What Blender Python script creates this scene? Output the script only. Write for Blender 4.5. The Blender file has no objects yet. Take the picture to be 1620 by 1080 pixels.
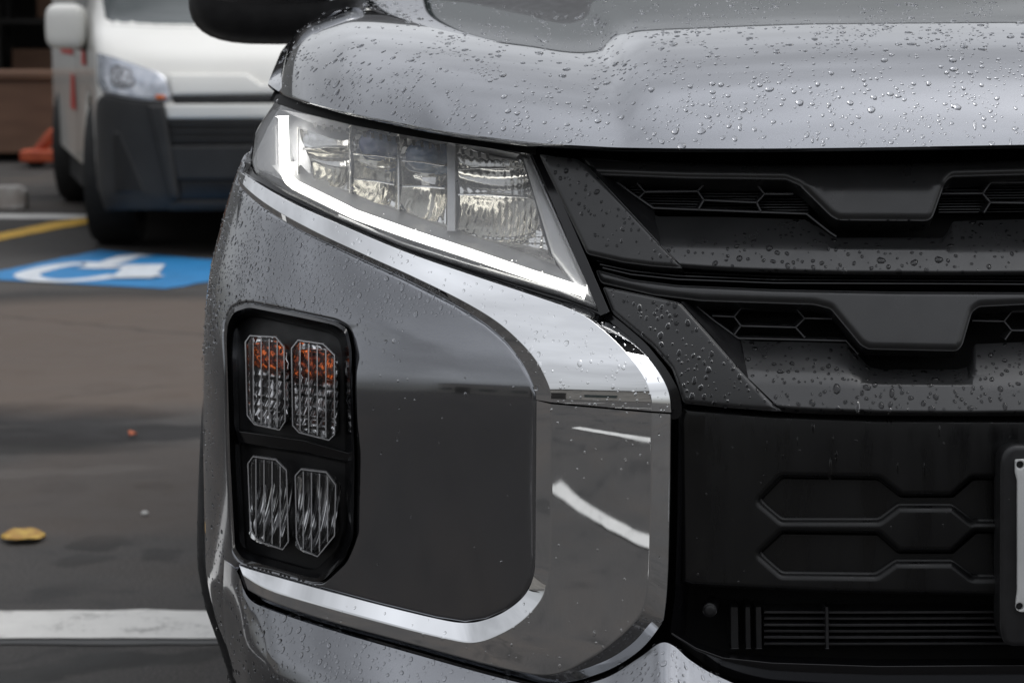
import bpy, bmesh, math, random
import numpy as np
from mathutils import Vector, Matrix
from mathutils.geometry import delaunay_2d_cdt

random.seed(7); rng = np.random.default_rng(7)
sc = bpy.context.scene
col = sc.collection
R = math.radians

# ------------------------------------------------------------------ camera
CAM_H = 1.0                 # camera height above the ground
FPX = 4100.0                # focal length in pixels of the 1620 px wide photograph
PITCH = math.atan((540 - 50) / FPX)
cam_d = bpy.data.cameras.new('camera'); cam = bpy.data.objects.new('camera', cam_d); col.objects.link(cam)
cam.location = (0, 0, CAM_H); cam.rotation_euler = (math.pi / 2 - PITCH, 0, 0)
cam_d.sensor_width = 36; cam_d.lens = 36 * FPX / 1620
cam_d.clip_start = 0.05; cam_d.clip_end = 3000
cam_d.dof.use_dof = True; cam_d.dof.focus_distance = 2.36; cam_d.dof.aperture_fstop = 13
sc.camera = cam

# ------------------------------------------------------------------ world and sun (overcast daylight)
SUN_EL, SUN_AZ = R(64), R(75)
w = bpy.data.worlds.new('World'); sc.world = w; w.use_nodes = True
wn = w.node_tree; wn.nodes.clear()
def wnode(t, **k):
    n = wn.nodes.new(t)
    for a, b in k.items(): setattr(n, a, b)
    return n
sky = wnode('ShaderNodeTexSky', sky_type='NISHITA', sun_disc=False)
sky.sun_elevation = SUN_EL; sky.sun_rotation = SUN_AZ; sky.air_density = 1.0; sky.dust_density = 0.6; sky.ozone_density = 1.0
hs = wnode('ShaderNodeHueSaturation'); hs.inputs['Saturation'].default_value = 0.13
tc = wnode('ShaderNodeTexCoord')
mp = wnode('ShaderNodeMapping'); mp.inputs['Scale'].default_value = (1, 1, 2.2)
nz = wnode('ShaderNodeTexNoise'); nz.inputs['Scale'].default_value = 1.6; nz.inputs['Detail'].default_value = 5; nz.inputs['Roughness'].default_value = .55
rp = wnode('ShaderNodeMapRange'); rp.inputs['From Min'].default_value = .3; rp.inputs['From Max'].default_value = .7
rp.inputs['To Min'].default_value = .62; rp.inputs['To Max'].default_value = 1.32
sx = wnode('ShaderNodeSeparateXYZ')
el = wnode('ShaderNodeMapRange'); el.inputs['From Min'].default_value = 0; el.inputs['From Max'].default_value = 1
el.inputs['To Min'].default_value = .22; el.inputs['To Max'].default_value = 2.6      # overcast: zenith brighter than horizon
mu = wnode('ShaderNodeMath', operation='MULTIPLY')
mx = wnode('ShaderNodeMix', data_type='RGBA', blend_type='MULTIPLY'); mx.inputs['Factor'].default_value = 1
bg = wnode('ShaderNodeBackground'); bg.inputs['Strength'].default_value = 0.148
wo = wnode('ShaderNodeOutputWorld')
L = wn.links.new
L(sky.outputs[0], hs.inputs['Color']); L(tc.outputs['Generated'], mp.inputs[0]); L(mp.outputs[0], nz.inputs['Vector'])
L(nz.outputs['Fac'], rp.inputs['Value']); L(tc.outputs['Generated'], sx.inputs[0]); L(sx.outputs['Z'], el.inputs['Value'])
L(rp.outputs[0], mu.inputs[0]); L(el.outputs[0], mu.inputs[1])
L(hs.outputs[0], mx.inputs['A']); L(mu.outputs[0], mx.inputs['B']); L(mx.outputs['Result'], bg.inputs['Color']); L(bg.outputs[0], wo.inputs[0])

sun_d = bpy.data.lights.new('sun', 'SUN'); sun = bpy.data.objects.new('sun', sun_d); col.objects.link(sun)
sun_d.energy = 0.7; sun_d.angle = R(25); sun_d.color = (1, .97, .93)
sv = Vector((math.sin(SUN_AZ) * math.cos(SUN_EL), math.cos(SUN_AZ) * math.cos(SUN_EL), math.sin(SUN_EL)))
sun.rotation_euler = sv.to_track_quat('Z', 'Y').to_euler(); sun.location = (0, 0, 12)

sc.view_settings.view_transform = 'Standard'; sc.view_settings.look = 'None'
sc.view_settings.exposure = 0.0; sc.view_settings.gamma = 1
sc.render.engine = 'CYCLES'
sc.cycles.use_denoising = True
sc.cycles.max_bounces = 14; sc.cycles.transmission_bounces = 10; sc.cycles.transparent_max_bounces = 16; sc.cycles.glossy_bounces = 6
sc.cycles.caustics_reflective = True; sc.cycles.caustics_refractive = True
sc.cycles.sample_clamp_indirect = 6

# ------------------------------------------------------------------ materials
MATS = {}
def mat(name, base=(.5, .5, .5), rough=.5, metal=0.0, spec=.5, coat=0.0, coat_rough=.03, emit=None, estr=0, trans=0, ior=1.5):
    m = bpy.data.materials.new(name); m.use_nodes = True
    b = m.node_tree.nodes['Principled BSDF']
    b.inputs['Base Color'].default_value = (*base, 1); b.inputs['Roughness'].default_value = rough
    b.inputs['Metallic'].default_value = metal; b.inputs['Specular IOR Level'].default_value = spec
    b.inputs['Coat Weight'].default_value = coat; b.inputs['Coat Roughness'].default_value = coat_rough
    b.inputs['Transmission Weight'].default_value = trans; b.inputs['IOR'].default_value = ior
    if emit: b.inputs['Emission Color'].default_value = (*emit, 1); b.inputs['Emission Strength'].default_value = estr
    MATS[name] = m
    return m
def N(m, t, **k):
    n = m.node_tree.nodes.new(t)
    for a, b in k.items(): setattr(n, a, b)
    return n
def bsdf(m): return m.node_tree.nodes['Principled BSDF']
def lk(m, a, b): m.node_tree.links.new(a, b)
def noise(m, scale, detail=4, rough=.5, coord='Object', stretch=None, dist=0):
    t = N(m, 'ShaderNodeTexCoord'); n = N(m, 'ShaderNodeTexNoise')
    n.inputs['Scale'].default_value = scale; n.inputs['Detail'].default_value = detail; n.inputs['Roughness'].default_value = rough; n.inputs['Distortion'].default_value = dist
    if stretch:
        mpp = N(m, 'ShaderNodeMapping'); mpp.inputs['Scale'].default_value = stretch
        lk(m, t.outputs[coord], mpp.inputs[0]); lk(m, mpp.outputs[0], n.inputs['Vector'])
    else: lk(m, t.outputs[coord], n.inputs['Vector'])
    return n.outputs['Fac']
def ramp(m, fac, stops):
    r = N(m, 'ShaderNodeValToRGB'); e = r.color_ramp.elements
    while len(e) < len(stops): e.new(.5)
    for q, (p, c) in zip(e, stops): q.position = p; q.color = (*c, 1) if len(c) == 3 else c
    lk(m, fac, r.inputs['Fac']); return r.outputs['Color']
def g(v): return (v, v, v)
def vary(m, scale, lo, hi, detail=4, stretch=None, rough=None, bump=None, bscale=None):
    f = noise(m, scale, detail, stretch=stretch)
    lk(m, ramp(m, f, [(.3, lo), (.7, hi)]), bsdf(m).inputs['Base Color'])
    if rough:
        lk(m, ramp(m, noise(m, scale * 1.7, detail), [(.3, g(rough[0])), (.7, g(rough[1]))]), bsdf(m).inputs['Roughness'])
    if bump:
        bu = N(m, 'ShaderNodeBump'); bu.inputs['Strength'].default_value = bump; bu.inputs['Distance'].default_value = .002
        lk(m, noise(m, bscale or scale * 8, 3), bu.inputs['Height']); lk(m, bu.outputs[0], bsdf(m).inputs['Normal'])
    return m

paint = mat('paint_grey', (.36, .365, .385), .2, 1.0, .5, 1.0, .012)
# metallic flake: very fine sparkle in the base tone and a faint film of dirt
f = noise(paint, 5200, 1)
lk(paint, ramp(paint, f, [(.35, (.205, .211, .226)), (.65, (.295, .303, .322))]), bsdf(paint).inputs['Base Color'])
lk(paint, ramp(paint, noise(paint, 9, 5, .6), [(.3, g(.09)), (.75, g(.15))]), bsdf(paint).inputs['Roughness'])
chrome = mat('chrome', (.80, .81, .82), .03, 1.0)
lk(chrome, ramp(chrome, noise(chrome, 30, 6, .65), [(.35, g(.006)), (.8, g(.03))]), bsdf(chrome).inputs['Roughness'])
blk = mat('black_plastic', (.012, .012, .013), .42); vary(blk, 40, (.009, .009, .010), (.018, .018, .019), rough=(.36, .5), bump=.08, bscale=2500)
blkgloss = mat('black_gloss', (.006, .006, .007), .12, 0, .5)
lk(blkgloss, ramp(blkgloss, noise(blkgloss, 25, 5, .6), [(.3, g(.08)), (.8, g(.22))]), bsdf(blkgloss).inputs['Roughness'])
trim = mat('trim_satin', (.02, .02, .021), .3, .0, .5, .25, .12)
vary(trim, 30, (.020, .0203, .021), (.027, .0273, .028), rough=(.26, .36))
lowblk = mat('lower_black', (.005, .005, .005), .38, 0, .4); vary(lowblk, 12, (.004, .004, .0045), (.008, .008, .008))
lk(lowblk, ramp(lowblk, noise(lowblk, 34, 5, .6, stretch=(1, 1, .14)), [(.36, g(.16)), (.5, g(.36)), (.75, g(.46))]), bsdf(lowblk).inputs['Roughness'])
flare_m = mat('flare_plastic', (.02, .02, .021), .5); vary(flare_m, 60, (.015, .015, .016), (.028, .028, .029), rough=(.42, .6), bump=.15, bscale=1800)
rubber = mat('rubber', (.012, .012, .012), .75); vary(rubber, 25, (.009, .009, .009), (.02, .02, .019))
void = mat('dark_void', (.004, .004, .004), .9); vary(void, 15, (.003, .003, .003), (.006, .006, .006))
refl = mat('reflector', (.80, .79, .76), .09, 1.0)
lk(refl, ramp(refl, noise(refl, 60, 3), [(.3, g(.05)), (.7, g(.15))]), bsdf(refl).inputs['Roughness'])
bezel = mat('bezel_silver', (.55, .55, .56), .38, .4); vary(bezel, 18, (.50, .50, .51), (.62, .62, .63), rough=(.3, .45))
bezeld = mat('bezel_dark', (.06, .06, .065), .3, .4); vary(bezeld, 18, (.05, .05, .055), (.08, .08, .085))
led = mat('led_bar', (.9, .9, .9), .4, emit=(1, .985, .93), estr=3.2)
lk(led, ramp(led, noise(led, 14, 2), [(.3, (1, .97, .88)), (.7, (1, .99, .96))]), bsdf(led).inputs['Emission Color'])
amber = mat('amber_plastic', (.75, .13, .01), .25, 0, .5); vary(amber, 60, (.6, .08, .006), (.85, .2, .02))
blueglass = mat('projector_glass', (.06, .11, .24), .04, 0, .9, .8, .02); vary(blueglass, 30, (.04, .07, .2), (.10, .2, .3))
steelw = mat('plate_white', (.62, .63, .62), .35); vary(steelw, 20, (.55, .56, .55), (.68, .68, .67))

def thin_glass(name, tint, gloss=.06, haze=.0, fres=1.45, rough=.01, hz=(.8, .8, .8)):
    m = bpy.data.materials.new(name); m.use_nodes = True; nt = m.node_tree; nt.nodes.clear()
    out = nt.nodes.new('ShaderNodeOutputMaterial'); tr = nt.nodes.new('ShaderNodeBsdfTransparent'); tr.inputs[0].default_value = (*tint, 1)
    gl = nt.nodes.new('ShaderNodeBsdfGlossy'); gl.inputs['Roughness'].default_value = rough
    df = nt.nodes.new('ShaderNodeBsdfDiffuse'); df.inputs[0].default_value = (*hz, 1)
    fr = nt.nodes.new('ShaderNodeFresnel'); fr.inputs[0].default_value = fres
    m1 = nt.nodes.new('ShaderNodeMixShader'); m2 = nt.nodes.new('ShaderNodeMixShader')
    t = nt.nodes.new('ShaderNodeTexCoord'); nn = nt.nodes.new('ShaderNodeTexNoise'); nn.inputs['Scale'].default_value = 40; nn.inputs['Detail'].default_value = 5
    mr = nt.nodes.new('ShaderNodeMapRange'); mr.inputs['From Min'].default_value = .3; mr.inputs['From Max'].default_value = .7; mr.inputs['To Min'].default_value = haze * .7; mr.inputs['To Max'].default_value = haze * 1.3
    nt.links.new(t.outputs['Object'], nn.inputs['Vector']); nt.links.new(nn.outputs['Fac'], mr.inputs['Value'])
    nt.links.new(mr.outputs[0], m1.inputs[0]); nt.links.new(tr.outputs[0], m1.inputs[1]); nt.links.new(df.outputs[0], m1.inputs[2])
    nt.links.new(fr.outputs[0], m2.inputs[0]); nt.links.new(m1.outputs[0], m2.inputs[1]); nt.links.new(gl.outputs[0], m2.inputs[2])
    nt.links.new(m2.outputs[0], out.inputs[0]); MATS[name] = m; return m
lensm = thin_glass('headlamp_lens', (.93, .94, .95), haze=.19)
foglens = mat('fog_lens_glass', (.96, .97, .98), .015, 0, .5, trans=1.0, ior=1.33)
screen = mat('windscreen', (.012, .02, .019), .015, 0, .6, 1.0, .01)
vary(screen, 6, (.010, .018, .017), (.018, .028, .026))
water = mat('water', (1, 1, 1), 0.0, 0, .5, trans=1.0, ior=1.33)
water_dark = mat('water_on_plastic', (.35, .35, .36), 0.0, 0, .3, trans=1.0, ior=1.33)      # wetting darkens the satin plastic

# ------------------------------------------------------------------ pixel rays
CP, SP = math.cos(PITCH), math.sin(PITCH)
CAM = np.array([0, 0, CAM_H])
def rays(P):
    P = np.asarray(P, float).reshape(-1, 2)
    a = (P[:, 0] - 810) / FPX; b = (540 - P[:, 1]) / FPX
    d = np.stack([a, CP + b * SP, -SP + b * CP], 1)
    return d / d[:, 1:2]                       # scaled so that t is the world Y
def gnd(px, py, z=0.0):
    d = rays([(px, py)])[0]; t = (z - CAM_H) / d[2]
    return Vector((d[0] * t, d[1] * t, z))
def atY(px, py, Y):
    d = rays([(px, py)])[0]; return Vector((d[0] * Y, Y, CAM_H + d[2] * Y))

def pchip(xs, ys):
    xs = np.array(xs, float); ys = np.array(ys, float); h = np.diff(xs); dl = np.diff(ys) / h
    m = np.zeros_like(xs); m[0] = dl[0]; m[-1] = dl[-1]
    for i in range(1, len(xs) - 1):
        if dl[i - 1] * dl[i] > 0:
            w1 = 2 * h[i] + h[i - 1]; w2 = h[i] + 2 * h[i - 1]; m[i] = (w1 + w2) / (w1 / dl[i - 1] + w2 / dl[i])
    def fn(x):
        x = np.clip(np.asarray(x, float), xs[0], xs[-1]); i = np.clip(np.searchsorted(xs, x) - 1, 0, len(h) - 1)
        t = (x - xs[i]) / h[i]; t2 = t * t; t3 = t2 * t
        return (2*t3-3*t2+1)*ys[i] + (t3-2*t2+t)*h[i]*m[i] + (-2*t3+3*t2)*ys[i+1] + (t3-t2)*h[i]*m[i+1]
    return fn
def spline(xs, ys):
    """Natural cubic through the points (smooth curvature for reflections)."""
    xs = np.array(xs, float); ys = np.array(ys, float); n = len(xs); h = np.diff(xs)
    A = np.eye(n); b = np.zeros(n)
    for i in range(1, n - 1):
        A[i, i-1] = h[i-1]; A[i, i] = 2*(h[i-1]+h[i]); A[i, i+1] = h[i]; b[i] = 6*((ys[i+1]-ys[i])/h[i]-(ys[i]-ys[i-1])/h[i-1])
    M = np.linalg.solve(A, b)
    def fn(x):
        x = np.clip(np.asarray(x, float), xs[0], xs[-1]); i = np.clip(np.searchsorted(xs, x) - 1, 0, n - 2)
        a = xs[i+1]-x; c = x-xs[i]; hh = h[i]
        return M[i]*a**3/(6*hh)+M[i+1]*c**3/(6*hh)+(ys[i]/hh-M[i]*hh/6)*a+(ys[i+1]/hh-M[i+1]*hh/6)*c
    return fn

class Surf:
    """Front surface of a vehicle: plan = superellipse of half width W(z), pushed back by P(z); sides run straight back."""
    def __init__(s, origin, yaw, P, W, A, n):
        s.o = np.array(origin, float); s.c, s.s = math.cos(yaw), math.sin(yaw); s.P, s.W, s.A, s.n = P, W, A, n
        th = np.linspace(0, math.pi / 2, 6000); s.W0 = 0.9
        s.X0 = s.W0 * np.sin(th) ** (2 / n); s.Y0 = A * (1 - np.cos(th) ** (2 / n))
        s.S0 = np.concatenate([[0], np.cumsum(np.hypot(np.diff(s.X0), np.diff(s.Y0)))]); s.SE = s.S0[-1]
    def F(s, x, z):
        r = np.clip(np.abs(x) / s.W(z), 0, .99999)
        return s.P(z) + s.A * (1 - (1 - r ** s.n) ** (1 / s.n))
    def hit(s, P, off=0.0):
        """Pixels -> world points on the surface, shifted OFF towards the front."""
        d = rays(P); n = len(d); off = np.broadcast_to(np.asarray(off, float), (n,))
        def loc(t):
            wx = d[:, 0] * t - s.o[0]; wy = t - s.o[1]; wz = CAM_H + d[:, 2] * t
            return wx * s.c + wy * s.s, -wx * s.s + wy * s.c, wz
        t0 = s.o[1] - 1.2; t1 = s.o[1] + 2.0; T = np.linspace(t0, t1, 400); lo = np.full(n, t0); hi = np.full(n, t1); done = np.zeros(n, bool)
        for a, b in zip(T[:-1], T[1:]):
            x, y, z = loc(np.full(n, b)); inside = (y >= s.F(x, z) - off) & ~done
            lo[inside] = a; hi[inside] = b; done |= inside
        for _ in range(40):
            m = (lo + hi) / 2; x, y, z = loc(m); ins = y >= s.F(x, z) - off
            hi = np.where(ins, m, hi); lo = np.where(ins, lo, m)
        t = hi; return np.stack([d[:, 0] * t, t, CAM_H + d[:, 2] * t], 1)
    def w2l(s, Pw):
        wx = Pw[:, 0] - s.o[0]; wy = Pw[:, 1] - s.o[1]
        return np.stack([wx * s.c + wy * s.s, -wx * s.s + wy * s.c, Pw[:, 2]], 1)
    def param(s, P, off=0.0):
        l = s.w2l(s.hit(P, off)); r = np.abs(l[:, 0]) / s.W(l[:, 2]) * s.W0
        return np.stack([np.sign(l[:, 0]) * np.interp(r, s.X0, s.S0), l[:, 2]], 1)
    def pos(s, pq, off=0.0):
        p, q = pq[:, 0], pq[:, 1]; a = np.abs(p)
        x = np.interp(a, s.S0, s.X0) * s.W(q) / s.W0 * np.sign(p); y = s.P(q) + np.interp(a, s.S0, s.Y0) + np.maximum(a - s.SE, 0) - off
        return np.stack([s.o[0] + x * s.c - y * s.s, s.o[1] + x * s.s + y * s.c, q], 1)

# ------------------------------------------------------------------ object helpers
def tag(o, label, cat, group=None):
    o['label'] = label; o['category'] = cat
    if group: o['group'] = group
    return o
def empty(name, loc, rz=0):
    o = bpy.data.objects.new(name, None); col.objects.link(o); o.location = loc; o.rotation_euler = (0, 0, rz); o.empty_display_size = .1
    bpy.context.view_layer.update(); return o
def root_of(o):
    while o.parent: o = o.parent
    return o
def link(name, me, m, parent=None):
    o = bpy.data.objects.new(name, me); col.objects.link(o)
    if m: me.materials.append(m)
    if parent: o.parent = parent
    return o
def to_parent(V, parent):
    V = np.asarray(V, float).reshape(-1, 3)
    if not parent: return V
    r = root_of(parent); M = np.array(r.matrix_world.inverted()); return V @ M[:3, :3].T + M[:3, 3]
def mesh_obj(name, V, Fc, m, parent=None, smooth=False, angle=None, bevel=None, seg=2):
    V = to_parent(V, parent); me = bpy.data.meshes.new(name)
    me.from_pydata([tuple(v) for v in V], [], [tuple(int(i) for i in f_) for f_ in Fc]); me.update()
    if smooth:
        me.polygons.foreach_set('use_smooth', [True] * len(me.polygons))
        if angle: me.set_sharp_from_angle(angle=R(angle))
    o = link(name, me, m, parent)
    if bevel:
        b = o.modifiers.new('bevel', 'BEVEL'); b.width = bevel; b.segments = seg; b.limit_method = 'ANGLE'; b.angle_limit = R(28); b.harden_normals = True
    return o
def bm_obj(name, bm, m, parent=None, smooth=False, angle=35, bevel=None, recalc=True):
    if recalc: bmesh.ops.recalc_face_normals(bm, faces=bm.faces)
    V = [tuple(v.co) for v in bm.verts]; bm.verts.index_update(); Fc = [[v.index for v in f_.verts] for f_ in bm.faces]; bm.free()
    return mesh_obj(name, V, Fc, m, parent, smooth, angle, bevel)

def densify(P, step, closed=True):
    out = []; n = len(P)
    for i in range(n if closed else n - 1):
        a = np.array(P[i], float); b = np.array(P[(i + 1) % n], float); k = max(1, int(np.hypot(*(b - a)) / step))
        for j in range(k): out.append(a + (b - a) * j / k)
    if not closed: out.append(np.array(P[-1], float))
    return np.array(out)
def fillet(P, r, k=6):
    P = [np.array(p, float) for p in P]; n = len(P); out = []
    for i in range(n):
        a, b, c = P[i - 1], P[i], P[(i + 1) % n]; la = np.hypot(*(a - b)); lc = np.hypot(*(c - b))
        rr = min(r, la * .45, lc * .45); p0 = b + (a - b) / max(la, 1e-9) * rr; p1 = b + (c - b) / max(lc, 1e-9) * rr
        for j in range(k + 1):
            t = j / k; out.append((1-t)**2*p0 + 2*t*(1-t)*b + t*t*p1)
    return out
def catmull(P, k=6, closed=True):
    P = [np.array(p, float) for p in P]; n = len(P); out = []
    for i in range(n if closed else n - 1):
        p0, p1, p2, p3 = (P[(i-1) % n], P[i], P[(i+1) % n], P[(i+2) % n]) if closed else (P[max(i-1, 0)], P[i], P[i+1], P[min(i+2, n-1)])
        for j in range(k):
            t = j / k; out.append(.5*((2*p1)+(-p0+p2)*t+(2*p0-5*p1+4*p2-p3)*t*t+(-p0+3*p1-3*p2+p3)*t**3))
    if not closed: out.append(P[-1])
    return out
def seg_dist(Q, loops):
    """Distance of each point to the loops' edges."""
    best = np.full(len(Q), 1e9)
    for lp in loops:
        a = lp; b = np.roll(lp, -1, 0); ab = b - a; l2 = np.maximum((ab ** 2).sum(1), 1e-18)
        for i0 in range(0, len(Q), 4000):
            q = Q[i0:i0+4000]; t = np.clip(((q[:, None, :] - a[None]) * ab[None]).sum(2) / l2[None], 0, 1)
            d = np.hypot(*np.moveaxis(q[:, None, :] - (a[None] + t[:, :, None] * ab[None]), 2, 0)).min(1)
            best[i0:i0+4000] = np.minimum(best[i0:i0+4000], d)
    return best
def inside(Q, loop):
    x, y = Q[:, 0], Q[:, 1]; r = np.zeros(len(Q), bool); a = loop; b = np.roll(loop, -1, 0)
    for (x0, y0), (x1, y1) in zip(a, b):
        if y0 == y1: continue
        c = ((y0 > y) != (y1 > y)) & (x < (x1 - x0) * (y - y0) / (y1 - y0) + x0); r ^= c
    return r
def panel_pq(name, surf, loops, m, parent, off=0.0, grid=.008, edge=.003, drop=.002, skirt=.012, disp=None, flip=False):
    """A skin on SURF bounded by loops[0] (param space), with holes loops[1:]; rounded rim and a skirt."""
    loops = [np.asarray(l, float) for l in loops]
    def d_edge(q): return seg_dist(q, loops)
    def height(q):
        h = np.zeros(len(q))
        if edge > 0:
            e = np.clip(1 - d_edge(q) / edge, 0, 1); h -= drop * (1 - np.sqrt(np.maximum(1 - e * e, 0)))
        if disp is not None: h = h + disp(surf.pos(q))
        return h
    def base_n(q):
        h = .0015; e1 = np.array([h, 0]); e2 = np.array([0, h])
        tu = surf.pos(q + e1, off) - surf.pos(q - e1, off); tv = surf.pos(q + e2, off) - surf.pos(q - e2, off)
        nn = np.cross(tu, tv); return nn / np.linalg.norm(nn, axis=1)[:, None]
    def full(q): return surf.pos(q, off) + base_n(q) * height(q)[:, None]
    pts = [l for l in loops]; extra = []
    lo = loops[0].min(0); hi = loops[0].max(0)
    gx, gy = np.meshgrid(np.arange(lo[0], hi[0], grid), np.arange(lo[1], hi[1], grid)); G = np.stack([gx.ravel(), gy.ravel()], 1)
    ok = inside(G, loops[0])
    for h_ in loops[1:]: ok &= ~inside(G, h_)
    G = G[ok]; G = G[d_edge(G) > max(edge * 1.3, grid * .4)]; extra.append(G)
    if edge > 0:
        for li, lp in enumerate(loops):
            t = np.roll(lp, -1, 0) - np.roll(lp, 1, 0); nrm = np.stack([-t[:, 1], t[:, 0]], 1); nrm /= np.maximum(np.linalg.norm(nrm, axis=1), 1e-12)[:, None]
            for fr in (.25, .6, 1.0):
                for sg in (1, -1):
                    q = lp + nrm * sg * edge * fr; ok = inside(q, loops[0])
                    for h_ in loops[1:]: ok &= ~inside(q, h_)
                    q = q[ok]
                    if len(q): extra.append(q[np.abs(d_edge(q) - edge * fr) < edge * .1])
    allp = np.concatenate(pts + extra); edges = []; k = 0
    for l in loops:
        n = len(l); edges += [(k + i, k + (i + 1) % n) for i in range(n)]; k += n
    vs, _, fs, *_ = delaunay_2d_cdt([Vector(p) for p in allp], edges, [], 0, 1e-7)
    Q = np.array([(v.x, v.y) for v in vs]); T = np.array([f_ for f_ in fs if len(f_) == 3]); cen = Q[T].mean(1); ok = inside(cen, loops[0])
    for h_ in loops[1:]: ok &= ~inside(cen, h_)
    T = T[ok]
    V = full(Q); h = .0006
    nn = np.cross(full(Q + [h, 0]) - full(Q - [h, 0]), full(Q + [0, h]) - full(Q - [0, h])); nn /= np.linalg.norm(nn, axis=1)[:, None]
    a2 = (Q[T[:, 1]] - Q[T[:, 0]]); b2 = (Q[T[:, 2]] - Q[T[:, 0]]); neg = a2[:, 0] * b2[:, 1] - a2[:, 1] * b2[:, 0] < 0
    T[neg] = T[neg][:, ::-1]
    nv = len(V); faces = [tuple(t) for t in T]; VV = [V]; ln = [nn[i] for t in T for i in t]
    k = nv
    for l in loops:
        if skirt <= 0: continue
        top = full(l); bot = top - base_n(l) * skirt; n = len(l); VV += [top, bot]
        for i in range(n):
            j = (i + 1) % n; faces.append((k + i, k + j, k + n + j, k + n + i)); ln += [np.zeros(3)] * 4
        k += 2 * n
    VV = np.concatenate(VV)
    if parent:
        Mi = np.array(root_of(parent).matrix_world.inverted())[:3, :3]; ln = [x_ @ Mi.T for x_ in ln]
    o = mesh_obj(name, VV, faces, m, parent, smooth=True)
    me = o.data; me.normals_split_custom_set([tuple(x_) for x_ in ln])
    return o
def panel(name, surf, outline, m, parent, holes=(), off=0.0, r=6, step=7, **k):
    loops = []
    for lp in [outline] + list(holes):
        P = fillet(lp, r) if r else lp
        loops.append(surf.param(densify(P, step), off))
    return panel_pq(name, surf, loops, m, parent, off=off, **k)
def loft(name, surf, lines, m, parent, sub=4, rows=None, bevel=.0012, smooth_path=False, closed_ends=False):
    """Skin through polylines [(points, off)], points matched one to one."""
    pts = []
    for P, off in lines:
        if smooth_path: D = np.array(catmull(P, sub, False))
        else:
            D = []
            for a, b in zip(P[:-1], P[1:]):
                for j in range(sub): D.append(np.array(a, float) + (np.array(b, float) - np.array(a, float)) * j / sub)
            D.append(np.array(P[-1], float)); D = np.array(D)
        of = np.interp(np.linspace(0, 1, len(D)), np.linspace(0, 1, len(P)), off) if isinstance(off, (list, tuple)) else off
        pts.append((D, of))
    rr = []
    for k in range(len(pts) - 1):
        n = rows[k] if rows else 1
        for j in range(n):
            t = j / n; rr.append(surf.hit(pts[k][0] * (1 - t) + pts[k+1][0] * t, np.asarray(pts[k][1]) * (1 - t) + np.asarray(pts[k+1][1]) * t))
    rr.append(surf.hit(*pts[-1])); n = len(rr[0]); V = np.concatenate(rr); Fc = []
    for i in range(len(rr) - 1):
        for j in range(n - 1): Fc.append((i*n + j, (i+1)*n + j, (i+1)*n + j + 1, i*n + j + 1))
    return mesh_obj(name, V, Fc, m, parent, smooth=True, angle=26, bevel=bevel)
def ribbons(name, surf, paths, width, off, depth, m, parent, bevel=.0006):
    """Raised bars along pixel polylines: face plus both flanks, one mesh."""
    V = []; Fc = []
    for P in paths:
        P = densify(P, 14, False); t = np.gradient(P, axis=0); t /= np.linalg.norm(t, axis=1)[:, None]; nn = np.stack([-t[:, 1], t[:, 0]], 1)
        A_ = surf.hit(P - nn * width / 2, off); B_ = surf.hit(P + nn * width / 2, off); back = np.array([-surf.s, surf.c, 0]) * depth
        k = len(V); n = len(P); V += list(A_ + back) + list(A_) + list(B_) + list(B_ + back)
        for r_ in range(3):
            for i in range(n - 1): Fc.append((k+r_*n+i, k+(r_+1)*n+i, k+(r_+1)*n+i+1, k+r_*n+i+1))
        Fc.append((k, k+n, k+2*n, k+3*n)); Fc.append((k+n-1, k+4*n-1, k+3*n-1, k+2*n-1))
    return mesh_obj(name, V, Fc, m, parent, smooth=True, angle=30, bevel=bevel)
def box(bm, c, s, rot=None):
    M = Matrix.Translation(c)
    if rot is not None: M = M @ rot
    bmesh.ops.create_cube(bm, size=1, matrix=M @ Matrix.Diagonal((*s, 1)))
def tube(bm, pts, r, n=8, cap=True):
    pts = [Vector(p) for p in pts]; rings = []
    for i, p in enumerate(pts):
        t = (pts[min(i+1, len(pts)-1)] - pts[max(i-1, 0)]).normalized(); a = t.orthogonal().normalized(); b = t.cross(a)
        rad = r[i] if isinstance(r, (list, tuple)) else r
        rings.append([bm.verts.new(p + (a * math.cos(2*math.pi*k/n) + b * math.sin(2*math.pi*k/n)) * rad) for k in range(n)])
    for q0, q1 in zip(rings[:-1], rings[1:]):
        for k in range(n): bm.faces.new((q0[k], q0[(k+1) % n], q1[(k+1) % n], q1[k]))
    if cap: bm.faces.new(rings[0][::-1]); bm.faces.new(rings[-1])

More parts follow.
